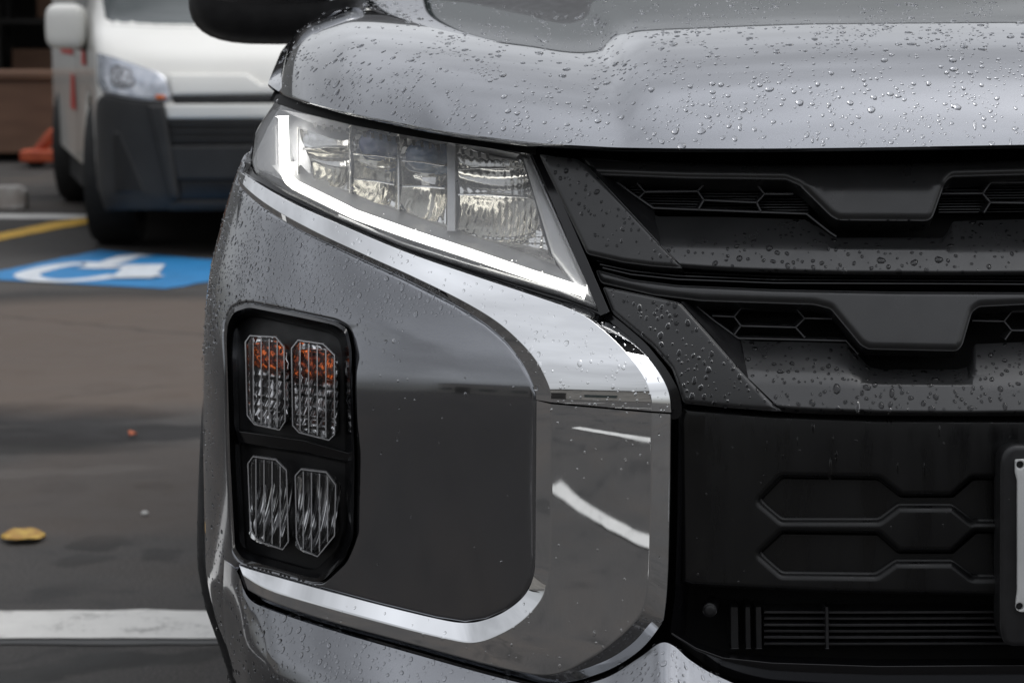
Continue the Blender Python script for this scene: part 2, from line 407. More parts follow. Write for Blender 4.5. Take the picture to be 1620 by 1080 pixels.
# ------------------------------------------------------------------ the ground
def structure(o): o['kind'] = 'structure'; return o
asph = mat('asphalt', (.05, .049, .047), .6, 0, .22)
def build_asphalt(m):
    big = noise(m, .55, 6, .6, 'Object'); mid = noise(m, 3.2, 6, .65, 'Object', dist=.6); fine = noise(m, 170, 4, .75, 'Object')
    c1 = ramp(m, big, [(.32, (.044, .042, .040)), (.52, (.062, .058, .055)), (.72, (.088, .075, .065))])
    c2 = ramp(m, mid, [(.34, (.40, .40, .40)), (.43, (.85, .85, .85)), (.52, (1.0, 1.0, 1.0)), (.70, (1.18, 1.14, 1.10))])
    c3 = ramp(m, fine, [(.3, (.35, .35, .35)), (.5, (.9, .9, .9)), (.7, (1.75, 1.72, 1.68))])
    a = N(m, 'ShaderNodeMix', data_type='RGBA', blend_type='MULTIPLY'); a.inputs['Factor'].default_value = 1
    b = N(m, 'ShaderNodeMix', data_type='RGBA', blend_type='MULTIPLY'); b.inputs['Factor'].default_value = 1
    lk(m, c1, a.inputs['A']); lk(m, c2, a.inputs['B']); lk(m, a.outputs['Result'], b.inputs['A']); lk(m, c3, b.inputs['B'])
    cur = b.outputs['Result']
    # oil and tyre stains with shapes of their own: (centre, half length, half width, angle, darkness, colour)
    t = N(m, 'ShaderNodeTexCoord'); wob = N(m, 'ShaderNodeTexNoise'); wob.inputs['Scale'].default_value = 7; wob.inputs['Detail'].default_value = 5; lk(m, t.outputs['Object'], wob.inputs['Vector'])
    wv = N(m, 'ShaderNodeVectorMath', operation='MULTIPLY_ADD'); wv.inputs[1].default_value = (.16, .22, 0); lk(m, wob.outputs['Color'], wv.inputs[0]); lk(m, t.outputs['Object'], wv.inputs[2])
    for (px, py, hl, hw, ang, dark, colr) in [(60, 655, .42, .13, 2, .75, (.012, .011, .011)), (90, 690, .5, .10, 14, .7, (.012, .011, .011)), (20, 712, .4, .05, 10, .6, (.016, .015, .014)), (245, 770, .06, .04, 0, .5, (.02, .018, .017)), (165, 612, .07, .07, 0, .7, (.014, .012, .011)),
            (245, 580, .09, .05, 5, .6, (.02, .017, .015)), (110, 470, .55, .14, 12, .55, (.022, .021, .02)), (200, 1050, .2, .03, 35, .5, (.02, .02, .019)), (100, 1060, .22, .03, 30, .45, (.02, .02, .019)),
            (160, 860, .09, .05, 20, .55, (.022, .021, .02)), (250, 878, .05, .04, 0, .5, (.022, .021, .02)), (262, 590, .07, .06, 0, .55, (.02, .017, .016)), (130, 885, .05, .03, 0, .45, (.024, .023, .022)), (95, 770, .06, .05, 0, .45, (.024, .022, .021)), (60, 745, .3, .03, 8, .4, (.10, .095, .09)), (40, 590, .05, .05, 0, .4, (.025, .022, .02)), (270, 627, .06, .04, 0, .5, (.02, .018, .017)), (170, 545, 1.1, .9, 10, .55, (.115, .088, .07)), (230, 770, .5, .35, 0, .3, (.09, .07, .058)), (180, 430, 1.6, .5, 0, .3, (.07, .066, .062))]:
        p = gnd(px, py); mpn = N(m, 'ShaderNodeMapping', vector_type='TEXTURE')
        mpn.inputs['Location'].default_value = (p.x + .08, p.y + .11, 0); mpn.inputs['Rotation'].default_value = (0, 0, R(ang)); mpn.inputs['Scale'].default_value = (hl, hw * 1.9, 1)
        gr = N(m, 'ShaderNodeTexGradient', gradient_type='SPHERICAL'); lk(m, wv.outputs[0], mpn.inputs[0]); lk(m, mpn.outputs[0], gr.inputs[0])
        mr = N(m, 'ShaderNodeMapRange'); mr.inputs['From Max'].default_value = .24; mr.inputs['To Max'].default_value = min(.93, dark * 1.3); lk(m, gr.outputs['Fac'], mr.inputs['Value'])
        mxx = N(m, 'ShaderNodeMix', data_type='RGBA'); mxx.inputs['B'].default_value = (*colr, 1); lk(m, mr.outputs[0], mxx.inputs['Factor']); lk(m, cur, mxx.inputs['A']); cur = mxx.outputs['Result']
    # a meandering crack
    tt = N(m, 'ShaderNodeTexVoronoi', feature='DISTANCE_TO_EDGE'); tt.inputs['Scale'].default_value = .38; lk(m, wv.outputs[0], tt.inputs['Vector'])
    cr = N(m, 'ShaderNodeMapRange'); cr.inputs['From Max'].default_value = .006; cr.inputs['To Min'].default_value = .45; cr.inputs['To Max'].default_value = 0; lk(m, tt.outputs['Distance'], cr.inputs['Value'])
    mxx = N(m, 'ShaderNodeMix', data_type='RGBA'); mxx.inputs['B'].default_value = (.014, .013, .012, 1); lk(m, cr.outputs[0], mxx.inputs['Factor']); lk(m, cur, mxx.inputs['A']); cur = mxx.outputs['Result']
    lk(m, cur, bsdf(m).inputs['Base Color'])
    lk(m, ramp(m, mid, [(.3, g(.6)), (.65, g(.85))]), bsdf(m).inputs['Roughness'])
    bu = N(m, 'ShaderNodeBump'); bu.inputs['Strength'].default_value = .35; bu.inputs['Distance'].default_value = .004; lk(m, fine, bu.inputs['Height']); lk(m, bu.outputs[0], bsdf(m).inputs['Normal'])
build_asphalt(asph)
structure(mesh_obj('ground', [(-1500, -1500, 0), (1500, -1500, 0), (1500, 1500, 0), (-1500, 1500, 0)], [(0, 1, 2, 3)], asph))

def paint_mat(name, c, worn):
    m = mat(name, c, .55); f_ = noise(m, 9, 8, .72); fr = noise(m, 140, 3, .6)
    ad = N(m, 'ShaderNodeMath', operation='MULTIPLY_ADD'); ad.inputs[1].default_value = .35; lk(m, fr, ad.inputs[0]); lk(m, f_, ad.inputs[2])
    lk(m, ramp(m, ad.outputs[0], [(.5, tuple(x_ * worn for x_ in c)), (.62, tuple(x_ * .9 for x_ in c)), (.85, c)]), bsdf(m).inputs['Base Color']); return m
wpaint = paint_mat('line_white', (.66, .65, .62), .45); ypaint = paint_mat('line_yellow', (.62, .36, .02), .4); bpaint = paint_mat('bay_blue', (.016, .20, .46), .5)
wsym = paint_mat('symbol_white', (.62, .66, .70), .6); edge_black = mat('edge_black', (.012, .012, .012), .5); vary(edge_black, 20, (.008, .008, .008), (.02, .02, .02))
def sheet(name, pts, z, m, parent=None, rag=.004):
    P = densify([(p[0], p[1]) for p in pts], .06); P = P + rng.normal(0, rag, P.shape)
    return mesh_obj(name, [(x_, y_, z) for x_, y_ in P], [tuple(range(len(P)))], m, parent)
def gp(px, py): v = gnd(px, py); return (v.x, v.y)
yl0, yl1 = gnd(0, 968).y, gnd(0, 1012).y
structure(sheet('painted_line', [(-5.2, yl1), (2.6, yl1), (2.6, yl0), (-5.2, yl0)], .004, wpaint))
structure(sheet('line_edge_strip', [(-5.2, yl1 - .035), (2.6, yl1 - .035), (2.6, yl1 + .01), (-5.2, yl1 + .01)], .002, edge_black, rag=.006))  # thin black strip along the near edge of the white line
a, b, c, d = gp(0, 382), gp(152, 344), gp(152, 352), gp(0, 373)
structure(sheet('painted_line', [gp(-60, 393), gp(0, 381), gp(80, 365), gp(152, 352), gp(152, 343), gp(80, 353), gp(0, 370), gp(-60, 380)], .004, ypaint))
structure(sheet('painted_line', [gp(-80, 346), gp(150, 347), gp(150, 341), gp(-80, 339)], .004, wpaint, rag=.01))
# parking lines on the lot in front of the car (seen mirrored in the chrome)
structure(sheet('painted_line', [(-4, -5.2), (-4, -5.05), (5, -5.6), (5, -5.75)], .004, wpaint))
for k in range(5): structure(sheet('painted_line', [(-5 + k * 2.6, -10.2), (-4.9 + k * 2.6, -10.2), (-4.6 + k * 2.6, -5.7), (-4.7 + k * 2.6, -5.7)], .0045, wpaint))
# blue accessible-parking panel with its wheelchair symbol
A0, A1, A2, A3 = [np.array(gp(*p)) for p in ((-52, 441), (262, 458), (470, 424), (158, 397))]
def bay(u, v): q = A0 * (1-u)*(1-v) + A1 * u*(1-v) + A2 * u*v + A3 * (1-u)*v; return (q[0], q[1])
bluep = structure(sheet('accessible_bay_panel', [bay(0, 0), bay(1, 0), bay(1, 1), bay(0, 1)], .004, bpaint))
def bayp(px, py): v = gnd(px, py, .008); return (v.x, v.y)
def stroke(name, path, wd):
    P = np.array(path); t = np.gradient(P, axis=0); t /= np.linalg.norm(t, axis=1)[:, None]; nn = np.stack([-t[:, 1], t[:, 0]], 1)
    A_ = P + nn * wd / 2; B_ = P - nn * wd / 2; n = len(P)
    z_ = .006 + .0015 * len(bluep.children); V = [(*p, z_) for p in A_] + [(*p, z_) for p in B_]; o = mesh_obj(name, V, [(i + 1, i, n + i, n + i + 1) for i in range(n - 1)], wsym, bluep); return o
wheel_pts = catmull([bayp(*p) for p in ((158, 418), (135, 415), (95, 419), (62, 426), (42, 434), (60, 441), (100, 443), (145, 440), (188, 434))], 6, False)
stroke('wheel_arc', wheel_pts, .105)
stroke('torso', densify([bayp(*p) for p in ((140, 424), (175, 415), (205, 405), (232, 403))], .05, False), .11)
stroke('thigh', densify([bayp(*p) for p in ((160, 423), (190, 422), (228, 420))], .05, False), .10)
stroke('shin', densify([bayp(*p) for p in ((230, 419), (222, 428), (208, 440))], .05, False), .17)
stroke('foot', densify([bayp(*p) for p in ((206, 438), (230, 437), (256, 436))], .05, False), .10)

# ------------------------------------------------------------------ the grey car
CX, CY = 0.616, 2.20
Wf = pchip([.1, .2, .3, .38, .42, .47, .65, .75, .80, .86, .90, .95, 1.2], [.86, .87, .885, .908, .922, .93, .93, .925, .916, .90, .882, .857, .855])
P_body = spline([.05, .2, .35, .50, .58, .63, .67, .69, .705, .73, .76, .82, .88, .95, 1.2], [0, 0, 0, 0, 0, 0, 0, .0012, .0045, .0135, .0275, .060, .096, .141, .30])
P_gril = spline([.05, .2, .40, .55, .62, .66, .72, .80, .90, 1.0], [0, 0, 0, 0, .0005, .003, .016, .044, .082, .12])
P_hood = pchip([.1, .88, .905, .93, .952, 1.2], [.04, .042, .05, .108, .142, .25])
P_zero = lambda z: np.zeros_like(np.asarray(z, float))
PA, PN = .45, 2.6
BODY = Surf((CX, CY), 0, P_body, Wf, PA, PN)
GRIL = Surf((CX, CY), 0, P_gril, Wf, PA, PN)
HOODS = Surf((CX, CY), 0, P_hood, Wf, PA, PN)
SIDE = Surf((CX, CY), 0, P_zero, Wf, PA, PN)
car = empty('car', (CX, CY, 0))
tag(car, 'grey metallic SUV with chrome trimmed bumper and lit headlight, beaded with raindrops', 'car')
SE = BODY.SE
mirrored = []        # parts of one flank: the other flank gets a copy
def side(o): mirrored.append(o); return o
def sym(o):          # centre parts are modelled to the centre line and mirrored
    md = o.modifiers.new('mirror', 'MIRROR'); md.mirror_object = car; md.use_clip = False
    if len(o.modifiers) > 1: o.modifiers.move(len(o.modifiers) - 1, 0)
    return o
CPX = 1956           # pixel column of the car's centre line at the nose

def copy_flip(o): c_ = o.copy(); col.objects.link(c_); c_.scale = (-1, 1, 1); return c_
# --- hood
zc_px = [400, 424, 445, 470, 510, 560, 650, 720, 850, 930, 955, 985, 1012, 1100, 1300, 1620, 1990]
zc_v = [.953, .966, .986, .998, 1.006, 1.010, 1.006, 1.001, .991, .985, .9865, .999, 1.004, 1.007, 1.011, 1.012, 1.012]
zc = pchip([(p - 810) / FPX * 2.62 for p in zc_px], zc_v)
edge_px = catmull([(424, 133), (445, 147), (480, 160), (540, 176), (620, 192), (700, 207), (780, 218), (850, 226), (930, 231), (1010, 234), (1200, 235), (1400, 233), (1620, 229), (1800, 227), (CPX + 2, 226)], 14, False)
HE = HOODS.hit(np.array(edge_px)); HE[-1, 0] = CX
YR = 3.38
def hood_pt(k, s):
    e = HE[k]; X = e[0]; u = (CX - X)
    dz = float(zc(X)) - e[2]; sideb = max(0, 1 - (X - HE[0, 0]) / .06); ls = .085 * (1 - .35 * sideb) + .02 * min(1, max(0, u / .8))
    rear = .036 + .05 * sideb ** 2
    z = e[2] + dz * (1 - math.exp(-s / ls)) + rear * s * (1 - math.exp(-s / .15))
    xs = X - .012 * min(1, s / .3) * (u / .86) if sideb > 0 else X - .012 * min(1, s / .3) * (u / .86)
    return (xs, e[1] + s, z)
ss = [0] + list(np.geomspace(.004, 1.0, 46))
V = []; Fc = []; nk = len(HE)
for k in range(nk):                      # folded lip under the leading edge
    e = HE[k]; V += [(e[0], e[1] + .034, e[2] - .006)]
for k in range(nk):
    e = HE[k]; V += [(e[0], e[1] + .003, e[2] - .0022)]
for s_ in ss:
    for k in range(nk): V.append(hood_pt(k, s_ * (YR - HE[k, 1])))
rows_ = len(ss) + 2
for i in range(rows_ - 1):
    for k in range(nk - 1): Fc.append((i*nk + k, i*nk + k + 1, (i+1)*nk + k + 1, (i+1)*nk + k))
hood = sym(mesh_obj('hood', V, Fc, paint, car, smooth=True, angle=60))
# --- fender and the rest of the shell
zA = lambda py, Y=2.45: float(atY(400, py, Y).z)
def pz(P): return [tuple(x_) for x_ in BODY.param(np.array(P, float))]
fender_px = pz([(424, 137), (414, 148), (405, 176), (397, 215), (387, 236)])
arch = lambda r, a0, a1, n=24: [(-(SE + .42 - r * math.cos(R(t)) * 1), .34 + r * math.sin(R(t))) for t in np.linspace(a0, a1, n)]
def dens_pq(L_, st=.02): return densify(L_, st)
SB = -(SE + .0)
fend = dens_pq(fender_px + [(SB - .02, .862), (SB - .02, .60)] + [(p, q) for p, q in arch(.44, 36, 150)] + [(-(SE + .95), .55), (-(SE + .95), 1.03), (-(SE + .45), 1.005), (-(SE + .12), .975), (-(SE - .05), .958)])
side(panel_pq('fender', SIDE if False else BODY, [fend], paint, car, grid=.02, edge=.004, drop=.003, skirt=.02))
fl = dens_pq(arch(.485, -20, 170, 40) + arch(.36, 170, -20, 40), .02)
class Out:           # body surface pushed out along its normal (for parts that stand proud on the flank)
    def __init__(s, b, d): s.b, s.d = b, d
    def pos(s, pq, off=0):
        h = .002; e1 = np.array([h, 0]); e2 = np.array([0, h])
        n = np.cross(s.b.pos(pq + e1) - s.b.pos(pq - e1), s.b.pos(pq + e2) - s.b.pos(pq - e2)); n /= np.linalg.norm(n, axis=1)[:, None]
        return s.b.pos(pq) + n * s.d
VSIDE = SIDE
side(panel_pq('wheel_arch_flare', Out(VSIDE, .010), [fl], flare_m, car, grid=.02, edge=.012, drop=.008, skirt=.05))
door = dens_pq([(-(SE + .97), .32), (-(SE + 2.1), .32), (-(SE + 2.1), 1.04), (-(SE + .97), 1.03)])
dr = side(panel_pq('door', BODY, [door], paint, car, grid=.05, edge=.004, drop=.003, skirt=.02))
# --- bumper corner
chrome_low = [(376, 284), (385, 301), (420, 331), (483, 368), (568, 408), (642, 442), (720, 482), (768, 512), (800, 540), (825, 572), (840, 600), (847, 620), (848, 632)]
J_in = [(848, 633), (847, 760), (846, 880), (842, 915), (828, 942), (800, 965), (768, 979), (735, 984), (690, 977), (600, 955), (500, 928), (420, 906), (378, 893)]
fog_out = [(353, 530), (355, 505), (365, 486), (390, 478), (467, 493), (533, 507), (550, 518), (557, 549), (562, 727), (560, 851), (545, 888), (509, 922), (489, 920), (380, 890), (367, 873), (359, 727)]
bc_px = [(388, 239), (384, 262), (374, 283)] + chrome_low + J_in + [(370, 905), (366, 960), (374, 1020), (388, 1100)]
bc = [tuple(x_) for x_ in BODY.param(densify(bc_px, 7, False))]
bc += [(-(SE - .10), .30), (-(SE - .05), .36), (-(SE - .02), .47), (SB - .015, .60), (SB - .015, .86)]
bc = densify(bc, .02)
fog_hole = BODY.param(densify(fillet(fog_out, 8), 6))
# a soft crease runs in from the lamp bezel and dies out half way across the panel
def crease(w_):
    X, Z = w_[:, 0], w_[:, 2]; a_ = atY(556, 516, 2.35); b_ = atY(720, 556, 2.30)
    t_ = np.clip((X - a_.x) / (b_.x - a_.x), 0, 1.3); zl = a_.z + (b_.z - a_.z) * t_
    return -.0022 * np.clip(1 - t_, 0, 1) * np.clip((X - a_.x) * 30 + 1, 0, 1) * (1 / (1 + np.exp((Z - zl) / .0018)) - (1 / (1 + np.exp((Z - zl + .045) / .012))))
bumper = side(panel_pq('bumper_corner', BODY, [bc, fog_hole], paint, car, grid=.007, edge=.0035, drop=.0022, skirt=.012, disp=crease))
# --- lower bumper: flares out below the chrome, then turns under
L0 = [(356, 880), (376, 899), (394, 940), (430, 960), (520, 990), (648, 1027), (800, 1069), (880, 1083), (955, 1068), (1010, 1036), (1044, 1012), (1066, 1016), (1094, 1040), (1140, 1066), (1210, 1087), (1400, 1098), (1680, 1098), (CPX, 1098)]
n0 = len(L0)
wgt = [0, .35, .8] + [1] * (n0 - 3)
def sh(dx, dy): return [(x_ + dx * (1 if i < 3 else .3), y_ + dy) for i, (x_, y_) in enumerate(L0)]
LB = [(0, 0, -.004), (-1, 5, .007), (-2, 22, .014), (-3, 50, .026), (-3, 80, .039), (-2, 110, .049), (0, 140, .055), (4, 175, .052), (10, 240, .044), (20, 330, .0)]
sym(loft('lower_bumper', BODY, [(sh(dx, dy), [o_ if dy == 0 else o_ * w_ for w_ in wgt]) for dx, dy, o_ in LB], paint, car, sub=6, rows=[1, 2, 3, 3, 3, 3, 3, 2, 2], bevel=None, smooth_path=True))
# --- chrome upper blade and lower J
T1 = [(378, 268), (400, 281), (460, 315), (540, 351), (640, 393), (740, 428), (850, 464), (925, 487), (968, 511), (1008, 545), (1042, 588), (1058, 620), (1062, 652)]
T2 = [(378, 271), (400, 285), (460, 320), (540, 356), (640, 398), (740, 433), (848, 469), (912, 493), (948, 517), (985, 552), (1015, 590), (1029, 622), (1031, 650)]
B1 = [(377, 280), (388, 296), (425, 325), (490, 362), (575, 402), (650, 436), (730, 475), (785, 508), (822, 540), (848, 570), (864, 600), (871, 622), (872, 636)]
side(loft('chrome_blade', BODY, [([(x_ + (6 if i > 7 else 0), y_ - 3) for i, (x_, y_) in enumerate(T1)], -.03), (T1, -.006), (T2, .006), (B1, .008), (chrome_low, .0), ([(x_ - 2, y_ + 3) for x_, y_ in chrome_low], -.012)], chrome, car, sub=6, rows=[1, 2, 8, 2, 1], bevel=.002, smooth_path=True))
Jc = [(872, 639), (872, 760), (870, 885), (866, 920), (856, 947), (830, 977), (795, 1000), (752, 1015), (705, 1009), (606, 984), (504, 956), (425, 932), (384, 908)]
Jo1 = [(1031, 653), (1031, 768), (1028, 890), (1022, 945), (1010, 975), (975, 1010), (930, 1042), (872, 1066), (795, 1056), (646, 1016), (519, 981), (430, 951), (392, 932)]
Jo2 = [(1062, 655), (1061, 770), (1058, 900), (1053, 965), (1045, 990), (1011, 1030), (955, 1063), (880, 1081), (800, 1066), (648, 1024), (520, 988), (430, 957), (393, 936)]
side(loft('chrome_surround', BODY, [([(x_ - 2, y_ - 1) for x_, y_ in J_in], -.012), (J_in, .0), (Jc, .011), (Jo1, .012), (Jo2, [-.005, -.005, -.005, -.005, -.005, -.004, -.003, -.001, 0, 0, 0, 0, 0]), ([(x_ + 3, y_ + 2) for x_, y_ in Jo2], -.03)], chrome, car, sub=7, rows=[1, 2, 8, 3, 1], bevel=.0022, smooth_path=True))
# --- fog lamp cluster
def scl(L_, c_, fx, fy): return [(c_[0] + (x_ - c_[0]) * fx, c_[1] + (y_ - c_[1]) * fy) for x_, y_ in L_]
fc = (460, 700)
def closed(L_): F_ = fillet(L_, 8); return F_ + [F_[0]]
bz = side(loft('fog_lamp_bezel', BODY, [(closed(fog_out), -.010), (closed(scl(fog_out, fc, .99, .992)), .003), (closed(scl(fog_out, fc, .95, .965)), .008), (closed(scl(fog_out, fc, .88, .925)), -.010), (closed(scl(fog_out, fc, .84, .90)), -.03)], blkgloss, car, sub=1, rows=[1, 1, 2, 2], bevel=None))
panel('recess_floor', BODY, scl(fog_out, fc, .87, .915), blk, bz, off=-.028, grid=.02, skirt=0)
loft('divider', BODY, [([(371, 676), (480, 692), (556, 714)], -.03), ([(373, 681), (480, 696), (554, 717)], -.004), ([(378, 700), (480, 715), (554, 731)], -.008), ([(378, 704), (480, 719), (554, 735)], -.03)], blkgloss, bz, sub=4, rows=[1, 1, 1], bevel=.001)
lampsO = [[(388, 541), (395, 531), (436, 533), (449, 549), (451, 666), (442, 680), (402, 671), (391, 656)], [(461, 551), (471, 538), (511, 544), (529, 562), (529, 687), (520, 696), (473, 684), (463, 673)],
          [(392, 733), (400, 722), (436, 727), (453, 744), (456, 856), (447, 869), (409, 856), (396, 838)], [(467, 752), (476, 742), (516, 747), (531, 767), (529, 847), (502, 880), (476, 869), (469, 851)]]
flens = thin_glass('fog_lens', (.95, .95, .95), haze=.008, rough=.02)
ribm = mat('lens_rib', (.55, .55, .56), .08, 0, .8, 1.0, .02, trans=.45)
ambr = mat('amber_reflector', (.85, .2, .03), .1, 1.0)
lk(ambr, ramp(ambr, noise(ambr, 110, 2, stretch=(1, 1, .4)), [(.40, (.30, .05, .015)), (.58, (.85, .17, .03))]), bsdf(ambr).inputs['Base Color'])
fref = mat('fog_reflector', (.7, .7, .72), .06, 1.0)
lk(fref, ramp(fref, noise(fref, 150, 1, stretch=(1, 1, .16)), [(.44, (.05, .05, .052)), (.58, (.86, .86, .87))]), bsdf(fref).inputs['Base Color'])
for li, O_ in enumerate(lampsO):
    up = li < 2
    c_ = np.mean(np.array(O_), 0)
    X0, Z0 = [float(v_) for v_ in BODY.hit([c_])[0][[0, 2]]]
    def facets(w_, X0=X0, Z0=Z0, up=up):
        x_ = (w_[:, 0] - X0); z_ = (w_[:, 2] - Z0)
        return (.003 if up else .0016) * np.abs(np.sin(x_ * math.pi / .0095)) + ((.004 * (1 - np.mod(z_ / .0095, 1))) if up else (.004 - .26 * z_)) - .004 - .35 * (.035 ** 2 - np.minimum(z_ ** 2, .035 ** 2)) * 10 - .004
    lb = panel('fog_lamp', BODY, scl(O_, c_, .9, .95), fref, bz, off=-.014, r=7, grid=.0022, edge=0, skirt=.012, disp=facets)
    lb['label'] = 'clear fog lamp with orange bulb cover inside' if up else 'clear fog lamp with upright silver flutes'
    if up:
        am = scl(O_, (c_[0] + 6, c_[1] - 62), .72, .34)
        panel('amber_cover', BODY, am, ambr, lb, off=-.012, r=8, grid=.003, edge=.004, drop=.006, skirt=.006, disp=lambda w_: .002 * np.sin(w_[:, 0] * 700) * np.sin(w_[:, 2] * 500))
    panel('glass_cover', BODY, O_, flens, lb, off=.001, r=7, grid=.0025, edge=.004, drop=.004, skirt=.006, disp=lambda w_, X0=X0: .0012 * np.abs(np.sin((w_[:, 0] - X0) * math.pi / .0095)))
    x0 = min(p[0] for p in O_); x1 = max(p[0] for p in O_); y0 = min(p[1] for p in O_); y1 = max(p[1] for p in O_); paths = []
    poly = np.array(O_, float)
    for fr in (.2, .4, .6, .8):
        xx = x0 + (x1 - x0) * fr; ys_ = []
        for p, q in zip(poly, np.roll(poly, -1, 0)):
            if (p[0] - xx) * (q[0] - xx) < 0: ys_.append(p[1] + (q[1] - p[1]) * (xx - p[0]) / (q[0] - p[0]))
        if len(ys_) >= 2: paths.append([(xx, min(ys_) + 3), (xx, max(ys_) - 3)])
    paths.append(list(O_) + [O_[0]])
    ribbons('lens_rib', BODY, paths, 1.9, .0035, .006, ribm, lb, bevel=None)
# --- headlight
lens_px = [(422, 143), (440, 154), (500, 172), (560, 188), (669, 207), (777, 224), (835, 236), (890, 360), (946, 486), (886, 464), (741, 421), (633, 387), (535, 345), (452, 305), (402, 275), (396, 258), (402, 212), (409, 170)]
hl = side(panel('headlight', BODY, scl(lens_px, (640, 310), 1.0, 1.0), bezeld, car, off=-.075, r=5, grid=.02, edge=0, skirt=0))
hl['label'] = 'lit headlight with clear cover and white running light'
pocket = densify(fillet(lens_px, 5), 8); pocket = [tuple(p) for p in pocket] + [tuple(pocket[0])]
loft('housing_wall', BODY, [(pocket, -.002), (pocket, -.08)], bezeld, hl, sub=1, rows=[3], bevel=None)
ribbons('gasket', BODY, [[(844, 232), (900, 362), (957, 496)]], 16, .002, .06, blkgloss, hl)
ribbons('hood_seal', BODY, [catmull([(430, 152), (446, 159), (482, 171), (540, 186), (620, 203), (700, 217), (780, 228), (848, 238)], 5, False)], 14, .003, .05, void, hl)  # added matte black strip: paints the shaded gap between hood edge and lamp
ribbons('lens_edge', BODY, [[(834, 240), (888, 362), (942, 482), (886, 460), (741, 417), (633, 383), (535, 341)]], 2.2, -.001, .004, ribm, hl, bevel=None)
ribbons('seal', BODY, [fillet([(384, 262), (400, 280), (450, 310), (535, 351), (633, 394), (741, 430), (886, 474), (952, 497), (975, 513), (1016, 548), (1050, 590), (1069, 625), (1072, 660)], 14)], 16, -.010, .05, blkgloss, car)
# silver floor of the lamp under the light bar and grey inner bezel around the reflectors
loft('inner_bezel', BODY, [([(436, 172), (500, 184), (560, 199), (669, 218), (777, 235), (822, 244)], -.014), ([(452, 178), (500, 198), (560, 210), (669, 228), (777, 244), (815, 252)], -.05)], bezel, hl, sub=4, rows=[3])
loft('lamp_shelf', BODY, [([(430, 262), (452, 286), (540, 327), (633, 362), (741, 398), (849, 434), (915, 455)], -.016), ([(470, 255), (490, 275), (560, 306), (640, 335), (725, 365), (845, 405), (880, 420)], -.045)], bezel, hl, sub=5, rows=[3])
panel('side_bezel', BODY, [(404, 172), (436, 172), (438, 262), (452, 286), (405, 266)], bezel, hl, off=-.022, r=3, grid=.008, edge=.003, drop=.002, skirt=.02)
panel('rear_bezel', BODY, [(440, 176), (560, 200), (669, 220), (777, 236), (826, 246), (880, 420), (720, 366), (560, 308), (470, 268)], bezel, hl, off=-.072, r=3, grid=.012, edge=0, skirt=0)
panel('end_bezel', BODY, [(826, 246), (838, 250), (938, 470), (912, 452), (872, 400)], bezel, hl, off=-.02, r=3, grid=.01, edge=.004, drop=.003, skirt=.03)
drl_path = fillet([(447, 184), (450, 280), (560, 337), (741, 399), (927, 462)], 12)
def drl():
    P = densify(drl_path, 6, False)[:-1]
    k_ = next(i for i in range(len(P)) if P[i][0] > 924); P = P[:k_]
    return P
dp = densify([(447, 184), (448, 232), (450, 272), (455, 285), (466, 294), (560, 340), (650, 372), (741, 402), (835, 434), (927, 464)], 8, False)
ribbons('running_light', BODY, [dp], 15, -.009, .014, led, hl, bevel=.003)
def bowl(name, O_, deep, flute, step_z, off):
    W_ = BODY.hit(np.array(O_)); xc = W_[:, 0].mean(); zc_ = W_[:, 2].mean(); hw = np.ptp(W_[:, 0]) / 2; hz = np.ptp(W_[:, 2]) / 2
    def dsp(w_):
        x_ = (w_[:, 0] - xc) / hw; z_ = (w_[:, 2] - zc_) / hz
        d_ = -deep * np.clip(1 - x_ ** 2 * .75 - z_ ** 2 * .75, 0, 1)
        d_ = d_ + flute * np.abs(np.sin(w_[:, 0] * math.pi / .0065)) * (.35 + .65 * np.clip((-.1 - z_) * 6, 0, 1)) + .0012 * np.abs(np.sin(w_[:, 2] * math.pi / .011)) * (z_ > .05)
        return d_ + step_z * np.abs(np.sin(w_[:, 2] * math.pi / .006)) * np.clip((-.5 - z_) * 5, 0, 1)
    return panel(name, BODY, O_, refl, hl, off=off, r=4, grid=.0028, edge=0, skirt=.02, disp=dsp)
cells = [[(474, 204), (551, 218), (551, 302), (490, 278)], [(557, 200), (627, 213), (627, 330), (557, 304)], [(633, 214), (706, 227), (706, 356), (633, 330)], [(722, 229), (822, 246), (868, 398), (722, 362)]]
for k_, O_ in enumerate(cells): bowl('reflector', O_, [.016, .018, .018, .022][k_], [.0005, .0008, .0008, .0014][k_], [.0, .0, .0, .0012][k_], -.03)
for xx, y0, y1, wd in ((471, 202, 276, 2), (554, 199, 306, 3.5), (630, 213, 333, 4), (714, 226, 366, 13)):
    ribbons('reflector_wall', BODY, [[(xx, y0), (xx, y1)]], wd, -.018, .04, refl if wd < 10 else bezel, hl, bevel=.0008)
for (x0, y0, x1, y1) in ((480, 236, 550, 232), (558, 244, 627, 250), (633, 254, 704, 262), (724, 268, 800, 266), (560, 283, 624, 292), (636, 295, 704, 298), (724, 308, 836, 312)):
    ribbons('reflector_ledge', BODY, [[(x0, y0), ((x0+x1)/2, (y0+y1)/2 - 1.5), (x1, y1)]], 3.2, -.022, .03, refl, hl, bevel=.0006)
tk = []
for k_ in range(22):
    xx = 498 + k_ * 13.0
    if 552 < xx < 560 or 700 < xx < 722: continue
    yy = 190 + (xx - 498) * .178; tk.append([(xx, yy + 4), (xx + 1, yy + 13)])
for t_ in tk: ribbons('heat_slot_bar', BODY, [t_], 5, -.016, .004, refl, hl, bevel=None)
for (px, py, rr) in ((594, 228, .0145), (668, 246, .0145)):
    c_ = BODY.hit([(px, py)], -.042)[0]; bm = bmesh.new(); bmesh.ops.create_uvsphere(bm, u_segments=28, v_segments=18, radius=rr, matrix=Matrix.Translation(Vector(c_)) @ Matrix.Diagonal((1.15, .8, 1, 1)))
    bm_obj('projector_lens', bm, blueglass, hl, smooth=True, angle=None)
